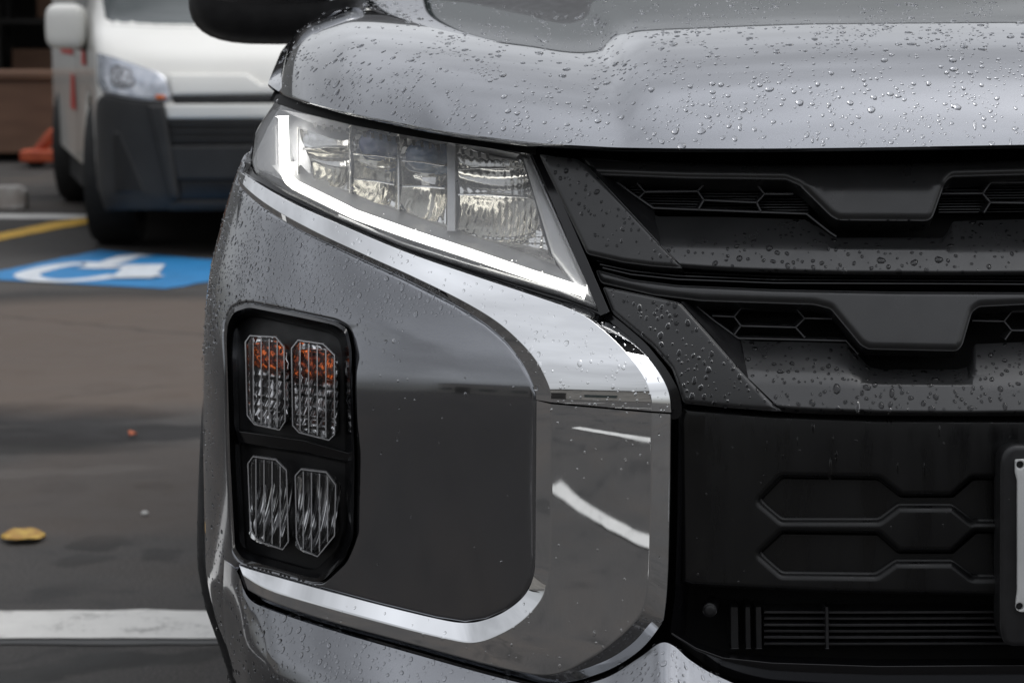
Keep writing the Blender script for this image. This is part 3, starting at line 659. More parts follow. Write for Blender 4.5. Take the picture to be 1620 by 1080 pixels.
panel('lens_cover', BODY, lens_px, lensm, hl, off=0.0, r=5, grid=.012, edge=.004, drop=.003, skirt=.008)

# --- grille
def Z3(L_): return [(840 + x_ / 2.077, 200 + y_ / 2.077) for x_, y_ in L_]
RX = (CPX - 840) * 2.077
def Z6(L_): return [(1050 + x_ / 2.347, 620 + y_ / 2.347) for x_, y_ in L_]
RX6 = (CPX - 1050) * 2.347
# dark core behind every opening
core = sym(panel('grille_core', GRIL, Z3([(30, 40), (500, 20), (RX, 20)]) + [(CPX, 1100), (1200, 1080), (1080, 1020), (1066, 660)], void, car, off=-.085, r=0, grid=.05, edge=0, skirt=0))
gapm = blkgloss
sym(loft('hood_gap_filler', GRIL, [([(840, 229), (900, 234), (1010, 239), (1400, 238), (CPX, 231)], -.045), ([(838, 240), (900, 252), (1010, 262), (1400, 262), (CPX, 256)], -.035)], gapm, car, sub=8))
# topmost bar with its hanging trapezoid plaque
bar0_top = [(152, 82), (300, 96), (700, 112), (1000, 112), (1300, 106), (1620, 96), (RX, 88)]
bar0 = Z3(bar0_top) + Z3([(RX, 140), (1620, 150), (1385, 157), (1362, 180), (1322, 292), (1305, 304), (1010, 302), (985, 288), (885, 190), (835, 167), (500, 162), (225, 150), (200, 150)])
sym(panel('grille_bar', GRIL, bar0, trim, car, off=-.012, r=5, grid=.01, edge=.006, drop=.006, skirt=.03, disp=lambda w_: -.010 * np.clip((w_[:, 2] - .865) / .03, 0, 1)))
# left accent panel and first shelf bar
acc1 = Z3([(22, 86), (150, 102), (182, 124), (300, 250), (425, 384), (500, 462), (400, 455), (300, 442), (182, 415)])
side(panel('accent_panel', GRIL, acc1, trim, car, off=.0, r=5, grid=.01, edge=.004, drop=.004, skirt=.03))
sym(loft('grille_bar', GRIL, [(Z3([(405, 290), (420, 296), (640, 298), (900, 306), (940, 328), (985, 358), (1000, 366), (1355, 366), (1372, 340), (1385, 312), (1620, 305), (RX, 300)]), -.036), (Z3([(424, 384), (520, 386), (680, 390), (880, 394), (960, 396), (1000, 398), (1040, 400), (1330, 402), (1372, 402), (1400, 402), (1620, 402), (RX, 398)]), -.010),
    (Z3([(490, 452), (570, 458), (700, 466), (880, 472), (960, 474), (1000, 475), (1040, 476), (1330, 478), (1372, 478), (1400, 478), (1620, 477), (RX, 474)]), .0), (Z3([(500, 466), (572, 472), (700, 479), (880, 484), (960, 486), (1000, 487), (1040, 488), (1330, 490), (1372, 490), (1400, 490), (1620, 489), (RX, 486)]), -.006), (Z3([(500, 466), (572, 474), (700, 481), (880, 486), (960, 488), (1000, 489), (1040, 490), (1330, 492), (1372, 492), (1400, 492), (1620, 491), (RX, 488)]), -.05)], trim, car, sub=3, rows=[4, 4, 2, 1], bevel=.0025))
# slot with black ridges, then the second bar and plaque
for k_, yy in enumerate((492, 503, 514)):
    sym(ribbons('slot_rib', GRIL, [Z3([(215 + k_ * 10, 440 + k_ * 12), (330, 462 + k_ * 12), (480, 478 + k_ * 12), (800, yy), (1620, yy + 4), (RX, yy + 2)])], 3.2, -.022 + .004 * k_, .03, blkgloss, car))
bar2 = Z3([(208, 464), (330, 497), (480, 516), (800, 530), (1200, 538), (1620, 540), (RX, 536), (RX, 578), (1620, 580), (1475, 587), (1452, 604), (1420, 715), (1402, 734), (1110, 728), (1085, 715), (985, 594), (930, 580), (560, 568), (400, 548), (226, 508)])
sym(panel('grille_bar', GRIL, bar2, trim, car, off=-.010, r=5, grid=.01, edge=.006, drop=.006, skirt=.03))
acc2 = Z3([(232, 522), (400, 556), (490, 576), (600, 698), (712, 826), (800, 916), (830, 936), (640, 922), (500, 908), (482, 850), (462, 795), (400, 722), (268, 612)])
side(panel('accent_panel', GRIL, acc2, trim, car, off=.002, r=6, grid=.01, edge=.004, drop=.004, skirt=.03))
sym(loft('grille_bar', GRIL, [(Z3([(690, 700), (740, 706), (880, 708), (1040, 712), (1070, 745), (1110, 790), (1150, 798), (1400, 798), (1435, 790), (1455, 715), (1620, 708), (RX, 702)]), -.040), (Z3([(714, 826), (800, 830), (900, 834), (1040, 840), (1080, 842), (1110, 844), (1150, 846), (1400, 848), (1435, 848), (1460, 848), (1620, 846), (RX, 842)]), -.010),
    (Z3([(810, 918), (860, 923), (940, 928), (1040, 932), (1080, 933), (1110, 934), (1150, 936), (1400, 938), (1435, 938), (1460, 938), (1620, 936), (RX, 932)]), .002), (Z3([(830, 938), (870, 941), (945, 944), (1040, 946), (1080, 947), (1110, 948), (1150, 949), (1400, 950), (1435, 950), (1460, 950), (1620, 948), (RX, 944)]), -.006), (Z3([(830, 940), (870, 943), (945, 946), (1040, 948), (1080, 949), (1110, 950), (1150, 951), (1400, 952), (1435, 952), (1460, 952), (1620, 950), (RX, 946)]), -.05)], trim, car, sub=3, rows=[4, 4, 2, 1], bevel=.0025))
# recess walls beside the mesh inserts
side(loft('recess_wall', GRIL, [(Z3([(184, 124), (300, 248), (425, 384)]), -.006), (Z3([(255, 160), (330, 220), (405, 275)]), -.045)], blk, car, sub=4, rows=[2]))
side(loft('recess_wall', GRIL, [(Z3([(492, 576), (600, 696), (714, 828)]), -.006), (Z3([(520, 570), (600, 635), (688, 696)]), -.045)], blk, car, sub=4, rows=[2]))
meshm = mat('mesh_plastic', (.035, .035, .037), .32, .1, .5); vary(meshm, 40, (.028, .028, .03), (.045, .045, .047))
m1 = [[(255, 162), (330, 218), (402, 268), (905, 287), (985, 350), (1004, 362)], [(375, 215), (548, 213), (568, 190), (742, 190), (768, 222), (742, 250), (568, 242), (548, 213)], [(360, 165), (345, 182), (375, 215), (352, 238)], [(742, 190), (752, 172)], [(768, 222), (862, 222)], [(568, 242), (550, 272)], [(742, 250), (756, 280)], [(568, 190), (552, 168)],
      [(1350, 221), (1485, 220), (1510, 185), (1700, 183), (1730, 218), (1700, 252), (1510, 250), (1485, 220)], [(1510, 250), (1488, 284)], [(1510, 185), (1496, 162)], [(1730, 218), (1900, 218), (1925, 185), (2100, 183), (2126, 218), (RX, 218)], [(1700, 252), (1720, 284)], [(1900, 218), (1925, 252), (2100, 252), (2126, 218)]]
side(ribbons('grille_mesh', GRIL, [Z3(p) for p in m1[:8]], 3.6, -.040, .02, meshm, car)); sym(ribbons('grille_mesh', GRIL, [Z3(p) for p in m1[8:]], 3.6, -.040, .02, meshm, car))
m2 = [[(520, 570), (600, 636), (682, 696), (1036, 704), (1075, 748)], [(595, 622), (668, 625), (690, 597), (870, 597), (900, 630), (870, 660), (690, 655), (668, 625)], [(690, 597), (676, 574)], [(870, 597), (884, 576)], [(900, 630), (990, 632)], [(870, 660), (900, 694)], [(690, 655), (668, 684)],
      [(1450, 638), (1555, 640), (1580, 608), (1760, 606), (1788, 640), (1760, 672), (1580, 670), (1555, 640)], [(1580, 670), (1558, 700)], [(1580, 608), (1566, 586)], [(1788, 640), (1960, 640), (1985, 606), (2160, 606), (2190, 640), (RX, 640)], [(1960, 640), (1985, 672), (2160, 672), (2190, 640)]]
side(ribbons('grille_mesh', GRIL, [Z3(p) for p in m2[:7]], 3.2, -.040, .02, meshm, car)); sym(ribbons('grille_mesh', GRIL, [Z3(p) for p in m2[7:]], 3.2, -.040, .02, meshm, car))
for yy in range(172, 284, 9):
    xa = 262 + max(0, yy - 165) * 1.25
    side(ribbons('vent_slat', GRIL, [Z3([(xa, yy), (600, yy + 4), (912, yy + 4)])], 1.2, -.058, .012, meshm, car, bevel=None))
    sym(ribbons('vent_slat', GRIL, [Z3([(1340, yy + 2), (1620, yy), (RX, yy)])], 1.2, -.058, .012, meshm, car, bevel=None))
# lower black panel with pressed hexagon recesses
hx1 = Z6([(360, 405), (440, 322), (795, 327), (880, 392), (1075, 392), (1150, 327), (1600, 327), (1680, 392), (1600, 478), (1150, 478), (1075, 420), (870, 420), (800, 473), (440, 473)])
hx2 = Z6([(360, 602), (440, 527), (795, 532), (870, 600), (1075, 600), (1160, 525), (1600, 525), (1680, 600), (1600, 684), (1150, 684), (1075, 628), (860, 628), (790, 676), (440, 672)])
lp_out = Z6([(48, 40), (400, 70), (800, 86), (1338, 88), (RX6, 84), (RX6, 768), (1250, 765), (600, 752), (100, 728), (58, 715)])
low = sym(panel('lower_grille_panel', GRIL, lp_out, lowblk, car, holes=[hx1, hx2], off=-.020, r=4, grid=.012, edge=.007, drop=.011, skirt=.006))
for h_ in (hx1, hx2): copy_flip(panel('recess_floor', GRIL, h_, lowblk, low, off=-.033, r=4, grid=.02, edge=0, skirt=0))
side(loft('grille_edge', GRIL, [([(1064, 625), (1074, 650), (1072, 800), (1068, 940), (1060, 1000)], -.012), ([(1078, 630), (1088, 650), (1086, 800), (1082, 935), (1076, 1006)], -.03), ([(1086, 630), (1096, 650), (1094, 800), (1090, 930), (1084, 1006)], -.07)], blkgloss, car, sub=5, rows=[3, 1], bevel=.003))
# --- lower intake
for k_, yy in enumerate((815, 838, 862, 885, 908, 932)):
    sym(ribbons('intake_slat', GRIL, [Z6([(372, yy + 2), (700, yy + 3), (RX6, yy - 2)])], 4.2, -.052, .03, meshm if k_ % 2 == 0 else blk, car))
for xx, wd in ((262, 12), (312, 8), (352, 9), (606, 5)):
    side(ribbons('intake_post', GRIL, [Z6([(xx, 796), (xx + 2, 952)])], wd, -.046, .03, blk if wd > 5 else meshm, car))
sen = Z6([(170 + 27 * math.cos(t), 812 + 27 * math.sin(t)) for t in np.linspace(0, 2 * math.pi, 20)[:-1]])
side(panel('parking_sensor', GRIL, sen, blk, car, off=-.03, r=0, grid=.004, edge=.005, drop=.004, skirt=.03))
sym(loft('intake_lip', GRIL, [(Z6([(38, 880), (130, 930), (225, 962), (400, 978), (800, 990), (1338, 988), (RX6, 984)]), -.05), (Z6([(30, 892), (120, 948), (220, 984), (400, 1003), (800, 1016), (1338, 1012), (RX6, 1008)]), -.004), (Z6([(28, 898), (118, 956), (218, 992), (400, 1010), (800, 1022), (1338, 1018), (RX6, 1014)]), -.004), (Z6([(25, 905), (115, 980), (210, 1050), (400, 1095), (800, 1110), (1338, 1108), (RX6, 1104)]), -.012)], blkgloss, car, sub=5, rows=[2, 1, 3], bevel=.0012))
# --- number plate on its black bracket
brk = Z6([(1252, 250), (1268, 214), (1300, 197), (RX6, 197), (RX6, 945), (1290, 945), (1262, 930), (1250, 880)])
bk = sym(panel('plate_bracket', GRIL, brk, blk, car, off=.014, r=8, grid=.02, edge=.005, drop=.004, skirt=.036))
pl = Z6([(1306, 252), (1330, 250), (RX6, 250), (RX6, 816), (1322, 816), (1309, 808), (1309, 778), (1314, 740), (1314, 330), (1306, 300)])
hole = lambda x_, y_: Z6([(x_ + 14 * math.cos(t), y_ + 14 * math.sin(t)) for t in np.linspace(0, 2 * math.pi, 17)[:-1]])
np_ = sym(panel('number_plate', GRIL, pl, steelw, bk, holes=[hole(1324, 270), hole(1322, 796)], off=.020, r=3, grid=.02, edge=.0015, drop=.001, skirt=.004))
np_['label'] = 'white edge of the number plate with black screw holes'
# --- cabin
cowl_z = 1.04
def strip(name, rowsL, m, parent, **k):
    n = len(rowsL[0]); V = [p for r_ in rowsL for p in r_]; Fc = [(i*n+j, i*n+j+1, (i+1)*n+j+1, (i+1)*n+j) for i in range(len(rowsL)-1) for j in range(n-1)]
    return mesh_obj(name, V, Fc, m, parent, smooth=True, angle=40, **k)
def arc_row(hw, Y, z, sag, n=14, drop_=0.0):
    return [(CX + hw * t, Y + sag * t * t, z - drop_ * t * t) for t in np.linspace(-1, 1, n)]
strip('cowl', [arc_row(.80, 3.30, 1.015, .10), arc_row(.80, 3.42, 1.045, .12)], blk, car)
strip('windscreen', [arc_row(.74, 3.40, 1.04, .16), arc_row(.68, 3.80, 1.30, .13), arc_row(.60, 4.15, 1.53, .10)], screen, car)
strip('roof', [arc_row(.62, 4.13, 1.535, .10), arc_row(.62, 4.5, 1.60, .05, drop_=.03), arc_row(.62, 5.2, 1.62, 0, drop_=.04), arc_row(.60, 6.0, 1.55, 0, drop_=.04), arc_row(.62, 6.35, 1.1, -.05), arc_row(.72, 6.5, .9, -.08), arc_row(.74, 6.5, .35, -.08)], paint, car)
for sg in (-1, 1):
    fx = lambda u: CX + sg * u
    strip('pillar', [[(fx(.74), 3.54, 1.04), (fx(.83), 3.62, 1.03)], [(fx(.68), 3.92, 1.30), (fx(.74), 3.98, 1.29)], [(fx(.60), 4.24, 1.53), (fx(.63), 4.30, 1.52)]], paint, car)
    strip('side_window', [[(fx(.845), 3.60, 1.03), (fx(.85), 5.0, 1.05), (fx(.82), 6.2, 1.08)], [(fx(.70), 4.12, 1.38), (fx(.72), 5.0, 1.42), (fx(.70), 6.0, 1.40)], [(fx(.61), 4.30, 1.52), (fx(.61), 5.0, 1.56), (fx(.59), 6.0, 1.50)]], screen, car)
    strip('body_side', [[(fx(.90), 4.72, .32), (fx(.90), 5.6, .32), (fx(.74), 6.5, .35)], [(fx(.93), 4.72, .65), (fx(.93), 5.6, .65), (fx(.76), 6.52, .65)], [(fx(.855), 4.72, 1.05), (fx(.85), 5.6, 1.07), (fx(.72), 6.5, .95)]], paint, car)
# wheels
rim_m = mat('alloy', (.3, .3, .31), .3, .9); vary(rim_m, 20, (.26, .26, .27), (.36, .36, .37))
def wheel(parent, c_, rad, wd, name='wheel', rm=rim_m):
    bm = bmesh.new(); prof = [(rad - .10, -wd/2), (rad - .02, -wd/2), (rad, -wd/2 + .03), (rad, wd/2 - .03), (rad - .02, wd/2), (rad - .10, wd/2)]; n = 36; rings = []
    for k_ in range(n):
        t = 2 * math.pi * k_ / n; rings.append([bm.verts.new((c_[0] + x_, c_[1] + r_ * math.cos(t), c_[2] + r_ * math.sin(t))) for r_, x_ in prof])
    for k_ in range(n):
        for j in range(len(prof) - 1): bm.faces.new((rings[k_][j], rings[k_][j+1], rings[(k_+1) % n][j+1], rings[(k_+1) % n][j]))
    ty = bm_obj(name, bm, rubber, parent, smooth=True, angle=40)
    bm = bmesh.new()
    bmesh.ops.create_cone(bm, cap_ends=True, segments=28, radius1=.07, radius2=.05, depth=wd * .8, matrix=Matrix.Translation(c_) @ Matrix.Rotation(math.pi/2, 4, 'Y'))
    for k_ in range(10):
        t = 2 * math.pi * k_ / 10; box(bm, Vector(c_) + Vector((0, math.cos(t), math.sin(t))) * (rad * .4), (wd * .55, .035, rad * .66), Matrix.Rotation(-t + math.pi/2, 4, 'X'))
    bm_obj('rim', bm, rm, ty, bevel=.004); return ty
for sg in (-1, 1):
    for yy in (3.07, 5.74): wheel(car, (CX + sg * .80, yy, .34), .34, .215)
# underbody keeps light from leaking through the engine bay
bm = bmesh.new(); box(bm, (CX, 4.4, .55), (1.36, 3.9, .62)); bm_obj('underbody', bm, void, car)
# door mirror, its black lower shell in view
def blob(name, c_, s_, m, parent, e=.55, seg=(28, 18), flat=None):
    bm = bmesh.new(); bmesh.ops.create_uvsphere(bm, u_segments=seg[0], v_segments=seg[1], radius=1)
    for v in bm.verts:
        v.co = Vector([math.copysign(abs(t) ** e, t) * q for t, q in zip(v.co, s_)])
        if flat: flat(v)
        v.co += Vector(c_)
    return bm_obj(name, bm, m, parent, smooth=True, angle=None)
mb = side(blob('door_mirror', (-.325, 3.62, 1.055), (.122, .075, .073), blk, car, e=.62))
mb['label'] = 'black lower shell of the door mirror'
blob('mirror_cap', (-.325, 3.600, 1.10), (.116, .07, .075), paint, mb, e=.6)
bm = bmesh.new(); tube(bm, [(-.24, 3.66, 1.035), (-.20, 3.68, 1.03), (-.17, 3.69, 1.02)], [.03, .026, .03], 12); bm_obj('mirror_arm', bm, blk, mb, smooth=True)

def copy_tree(o, parent, mirror):
    c_ = o.copy(); col.objects.link(c_); c_.parent = parent
    if mirror: c_.scale = (-1, 1, 1)
    for ch in o.children: copy_tree(ch, c_, False)
    return c_
for o in list(mirrored): copy_tree(o, car, True)

# parking lines on the lot in front of the car, seen mirrored in the chrome: follow the mirrored ray down to the ground
def bounce(px, py, off=.0115):
    h = .002; q = BODY.param([(px, py)], off); e1 = np.array([h, 0]); e2 = np.array([0, h])
    n = np.cross(BODY.pos(q + e1) - BODY.pos(q - e1), BODY.pos(q + e2) - BODY.pos(q - e2))[0]; n /= np.linalg.norm(n)
    p = BODY.pos(q, off)[0]; d = p - CAM; d /= np.linalg.norm(d); r = d - 2 * d.dot(n) * n
    t = -p[2] / r[2]; return p + r * t
def mline(pa, pb, wd, ext=1.2):
    a, b = Vector(bounce(*pa)[:2]), Vector(bounce(*pb)[:2]); d = (b - a); n = Vector((-d.y, d.x)).normalized() * wd / 2
    a2, b2 = a - d * .06, b + d * ext
    structure(sheet('painted_line', [tuple(a2 - n), tuple(b2 - n), tuple(b2 + n), tuple(a2 + n)], .004, wpaint, rag=.003))
mline((873, 778), (1024, 866), .11)
mline((900, 676), (1005, 694), .12, .6)

# ------------------------------------------------------------------ the white van behind
VO = (-.86, 11.62); VYAW = R(12.5)
Pv = pchip([.1, .2, .3, .62, .75, .86, .95, 1.02, 1.06, 1.3, 1.95, 2.1], [.06, .03, 0, 0, .015, .06, .17, .33, .42, .62, 1.1, 1.4])
Wv = pchip([.1, .3, .9, 1.1, 1.5, 2.0], [.95, .97, .97, .95, .90, .80])
VAN = Surf(VO, VYAW, Pv, Wv, .32, 3.2); VE = VAN.SE
van = empty('van', (VO[0], VO[1], 0), VYAW)
tag(van, 'white delivery van with dark grey bumper parked beyond the blue accessible bay', 'van')
vwhite = mat('van_white', (.84, .83, .78), .3, 0, .5, .6, .05); vary(vwhite, 3, (.80, .79, .745), (.86, .85, .80))
vgrey = mat('van_bumper', (.020, .020, .020), .6); vary(vgrey, 10, (.017, .017, .017), (.025, .025, .025))
vblk = mat('van_black', (.010, .010, .011), .4); vary(vblk, 10, (.008, .008, .008), (.014, .014, .015))
vred = mat('van_red_film', (.55, .03, .02), .4); vary(vred, 6, (.5, .025, .02), (.6, .05, .03))
vglass = mat('van_glass', (.03, .045, .045), .03, 0, .6, .5, .02); vary(vglass, 2, (.02, .03, .03), (.06, .075, .075))
vlamp = mat('van_lamp', (.75, .77, .80), .14, .75); vary(vlamp, 26, (.50, .53, .58), (.92, .93, .95), detail=2)
def Z1(L_): return [(x_ / 2.25, y_ / 2.25) for x_, y_ in L_]
def vp(name, L_, m, off=.01, parent=van, r=2, **k):
    a = dict(grid=.05, edge=.012, drop=.008, skirt=.03, step=5); a.update(k); return panel(name, VAN, Z1(L_), m, parent, off=off, r=r, **a)
shell = densify([(-(VE + 4.3), .34), (-(VE + .98), .34), (-(VE + .93), .52), (-(VE + .78), .68), (-(VE + .55), .73), (-(VE + .32), .68), (-(VE + .17), .52), (-(VE + .12), .34), (-(VE - .1), .30), (VE - .1, .30), (VE + 4.3, .34), (VE + 4.3, 1.95), (-(VE + 4.3), 1.95)], .1)
panel_pq('body', VAN, [shell], vwhite, van, grid=.07, edge=.02, drop=.012, skirt=.05)
strip('roof', [[(CXv[0], CXv[1], 1.96) for CXv in [VAN.pos(np.array([[p, 1.945]]))[0] for p in np.linspace(-(VE + 4.3), VE + 4.3, 40)]], [(VO[0] - .5 - .2 * t, 15 + .1 * t, 2.02) for t in np.linspace(-1, 1, 40)]], vwhite, van)
vp('windscreen', [(360, -250), (362, 0), (372, 66), (398, 84), (560, 90), (760, 92), (1000, 92), (1138, 92), (1138, -250)], vglass, off=.012)
vp('wiper_cowl', [(372, 70), (396, 90), (560, 97), (760, 99), (1138, 99), (1138, 93), (760, 93), (560, 91), (398, 84)], vblk, off=.016, r=0)
hdl = vp('headlight', [(343, 186), (382, 193), (470, 222), (560, 254), (590, 280), (608, 348), (588, 360), (470, 350), (362, 332), (346, 300)], vlamp, off=.014, r=4, grid=.02)
vp('headlight_cover', [(343, 186), (382, 193), (470, 222), (560, 254), (590, 280), (608, 348), (588, 360), (470, 350), (362, 332), (346, 300)], thin_glass('van_lens', (.95, .96, .98), haze=.05), off=.03, parent=hdl)
vp('turn_signal', [(552, 336), (586, 338), (594, 350), (566, 354), (552, 350)], amber, off=.034, parent=hdl, grid=.02)
vp('lamp_reflector', [(385, 240), (420, 225), (470, 245), (480, 300), (430, 320), (390, 300)], fref, off=.026, parent=hdl, r=6, grid=.02)
vp('nose_panel', [(598, 262), (880, 262), (930, 300), (1138, 300), (1138, 332), (915, 334), (612, 338)], vwhite, off=.02, r=3)
vp('grille_slot', [(606, 340), (1138, 336), (1138, 366), (620, 370)], vblk, off=.012, r=0)
vp('nose_bar', [(580, 370), (1138, 370), (1138, 420), (596, 422)], vwhite, off=.022, r=3)
vp('upper_grille', [(592, 424), (1138, 424), (1138, 520), (606, 520)], vblk, off=.010, r=0)
for k_ in range(3): vp('grille_blade', [(600 + k_ * 4, 438 + k_ * 26), (1138, 438 + k_ * 26), (1138, 446 + k_ * 26), (602 + k_ * 4, 446 + k_ * 26)], vgrey, off=.02, r=0, edge=0)
vp('bumper_centre', [(604, 520), (1138, 516), (1138, 640), (628, 640)], vgrey, off=.03, r=3)
vp('lower_intake', [(630, 640), (1138, 640), (1138, 722), (640, 722)], vblk, off=.008, r=0)
vp('bumper_lip', [(605, 720), (1138, 720), (1138, 752), (600, 752)], vgrey, off=.035, r=3)
bcn = [tuple(x_) for x_ in VAN.param(densify(Z1([(362, 334), (470, 352), (582, 364), (606, 520), (640, 722), (600, 752), (370, 752), (352, 690)]), 5, False), .025)]
bcn = densify(bcn + [(-(VE + .08), .30), (-(VE + .10), .66)], .05)
vb = panel_pq('bumper_corner', VAN, [bcn], vgrey, van, off=.025, grid=.05, edge=.02, drop=.015, skirt=.04)
vp('fog_recess', [(398, 470), (424, 466), (520, 690), (404, 690)], vblk, off=.018 + .012, parent=vb, r=4)
vp('bumper_fold', [(520, 372), (582, 368), (640, 716), (604, 720)], vgrey, off=.05, parent=vb, r=3, edge=.02, drop=.02)
for (pa, pb, za, zb) in ((.55, .95, .84, .95), (1.6, 2.1, .60, .78), (1.7, 3.0, .88, .97)):
    panel_pq('red_film', VAN, [densify([(-(VE + pa), za), (-(VE + pb), za), (-(VE + pb - .08), zb), (-(VE + pa + .1), zb)], .08)], vred, van, off=0, grid=.1, edge=0, skirt=0).location = Vector((-.006, 0, 0))
panel_pq('door_window', Out(VAN, .008), [densify([(-(VE + .35), 1.12), (-(VE + 1.35), 1.12), (-(VE + 1.3), 1.75), (-(VE + .75), 1.75)], .08)], vglass, van, grid=.1, edge=.01, drop=.005, skirt=0)
panel_pq('door_seam', Out(VAN, .004), [densify([(-(VE + 1.42), .36), (-(VE + 1.45), .36), (-(VE + 1.45), 1.8), (-(VE + 1.42), 1.8)], .08)], vblk, van, grid=.1, edge=0, skirt=0)
Mv = van.matrix_world
def vl(x_, y_, z_): return Mv @ Vector((x_, y_, z_))
def vwheel(x_, y_):
    c_ = vl(x_, y_, .345); o = wheel(van, (0, 0, 0), .345, .22, rm=vblk); o.location = Vector((x_, y_, .345)); M0 = van.matrix_world.inverted()
    for q in [o] + list(o.children):      # built at the world origin: bring the verts into the wheel's own frame
        q.data.transform(Matrix.Translation(-(M0 @ Vector((0, 0, 0)))))
        if q is not o: q.location = (0, 0, 0)
for x_ in (-.84, .84):
    for y_ in (.88, 4.08): vwheel(x_, y_)
bm = bmesh.new(); box(bm, (0, 0, 0), (1.84, 4.3, .3)); und = bm_obj('underbody', bm, void, None); und.parent = van; und.location = (0, 2.72, .33)
mc = vl(-1.13, .62, 1.02)
mm_ = blob('door_mirror', atY(105, 42, 12.3), (.095, .07, .105), vwhite, van, e=.5); bm = bmesh.new()
tube(bm, [atY(118, 66, 12.3), atY(130, 70, 12.4), atY(146, 72, 12.5)], [.035, .03, .035], 10); bm_obj('mirror_arm', bm, vblk, mm_)

for o in list(van.children):
    if o.name.split('.')[0] not in ('body', 'roof', 'underbody', 'wheel', 'red_film'): copy_tree(o, van, True)
# ------------------------------------------------------------------ the workshop, crate, trolley and wheel stop behind
conc = mat('render_wall', (.30, .30, .29), .85); vary(conc, 2.5, (.24, .24, .235), (.36, .36, .35), bump=.2, bscale=90)
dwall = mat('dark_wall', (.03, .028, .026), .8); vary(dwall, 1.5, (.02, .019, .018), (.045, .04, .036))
clad = mat('cladding', (.18, .18, .185), .5, .3); vary(clad, 1.2, (.15, .15, .155), (.22, .22, .225))
def boxes(name, L_, m, parent, bevel=None):
    bm = bmesh.new()
    for c_, s_ in L_: box(bm, Vector(c_), s_)
    return bm_obj(name, bm, m, parent, bevel=bevel)
ws = tag(empty('workshop', (0, 23, 0)), 'dim workshop with open doorway and pale corner pillar behind the brown crate', 'building')
boxes('wall', [((-9.05, 23.15, 2.6), (8.9, .3, 5.2))], conc, ws)
boxes('wall', [((8.0, 23.15, 2.6), (14.0, .3, 5.2))], clad, ws)
boxes('lintel', [((-1.8, 23.16, 4.45), (5.59, .28, 1.5))], clad, ws)
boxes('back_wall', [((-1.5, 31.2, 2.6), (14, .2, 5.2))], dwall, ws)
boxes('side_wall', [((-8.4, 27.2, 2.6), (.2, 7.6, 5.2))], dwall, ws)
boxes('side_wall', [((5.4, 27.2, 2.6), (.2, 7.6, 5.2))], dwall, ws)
boxes('roof', [((-1.5, 27.2, 5.3), (31, 8.6, .18))], clad, ws)
boxes('shop_floor', [((-1.5, 27.2, .06), (13.4, 7.6, .1))], conc, ws)
brownm = mat('brown_board', (.14, .075, .045), .6); vary(brownm, 2.4, (.115, .06, .036), (.165, .09, .055), stretch=(1, 1, 4))
shelf = tag(empty('storage_shelf', (-3.9, 25.5, .11)), 'dark steel shelf with boxes standing inside the workshop doorway', 'shelf')
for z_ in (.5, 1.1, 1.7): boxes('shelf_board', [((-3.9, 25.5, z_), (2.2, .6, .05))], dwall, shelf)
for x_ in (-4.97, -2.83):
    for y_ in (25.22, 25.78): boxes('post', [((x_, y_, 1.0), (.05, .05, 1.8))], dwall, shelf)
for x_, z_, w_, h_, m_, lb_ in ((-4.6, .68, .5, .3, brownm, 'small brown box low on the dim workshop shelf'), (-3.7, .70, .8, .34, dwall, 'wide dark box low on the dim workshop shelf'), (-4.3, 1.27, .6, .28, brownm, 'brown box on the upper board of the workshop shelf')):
    tag(boxes('storage_box', [((x_, 25.5, z_), (w_, .45, h_))], m_, None, bevel=.01), lb_, 'box')
crY = gnd(0, 257).y
cr = tag(empty('crate', (-4.3, crY + .5, 0)), 'low brown panelled crate standing in front of the workshop doorway', 'crate')
for k_ in range(4): boxes('board', [((-5.55 + k_ * .63, crY + .03, .35), (.62, .04, .56))], brownm, cr, bevel=.008)
boxes('side_board', [((-3.39, crY + .5, .35), (.04, .92, .56))], brownm, cr, bevel=.008)
boxes('rear_board', [((-4.6, crY + 1.0, .35), (2.5, .04, .56))], brownm, cr)
boxes('top_rail', [((-4.6, crY + .5, .665), (2.56, 1.06, .06))], brownm, cr, bevel=.01)
boxes('skid', [((-4.6, crY + .2, .04), (2.4, .12, .08))], void, cr); boxes('skid', [((-4.6, crY + .8, .04), (2.4, .12, .08))], void, cr)
orange = mat('orange_steel', (.42, .07, .025), .45); vary(orange, 8, (.33, .05, .02), (.5, .10, .035))
jY = gnd(0, 266).y
pj = tag(empty('pallet_jack', (-3.45, jY, 0)), 'orange red pallet jack leaning beside the brown crate', 'pallet jack')
bm = bmesh.new(); tube(bm, [atY(52, 252, jY), atY(66, 232, jY), atY(84, 212, jY), atY(102, 190, jY + .1)], [.04, .04, .05, .035], 10); bm_obj('handle', bm, orange, pj, smooth=True)
bm = bmesh.new(); a = atY(45, 258, jY); box(bm, (a.x + .12, jY + .05, .09), (.34, .3, .09)); bm_obj('pump_body', bm, orange, pj, bevel=.02)
for y_ in (jY + .2, jY + .55): boxes('fork', [((a.x + .45, y_, .08), (.9, .14, .06))], orange, pj, bevel=.01)
for y_ in (jY - .02, jY + .12):
    bm = bmesh.new(); bmesh.ops.create_cone(bm, cap_ends=True, segments=20, radius1=.06, radius2=.06, depth=.06, matrix=Matrix.Translation((a.x + .05, y_, .06)) @ Matrix.Rotation(math.pi/2, 4, 'X')); bm_obj('wheel', bm, rubber, pj, bevel=.006)
concl = mat('kerb_concrete', (.36, .34, .31), .85); vary(concl, 9, (.24, .20, .17), (.45, .44, .42), bump=.3, bscale=80)
wsY = gnd(0, 332).y
bm = bmesh.new(); x1 = gnd(38, 332).x; prof = [(-.10, 0), (.10, 0), (.06, .13), (-.06, .13)]; rg = []
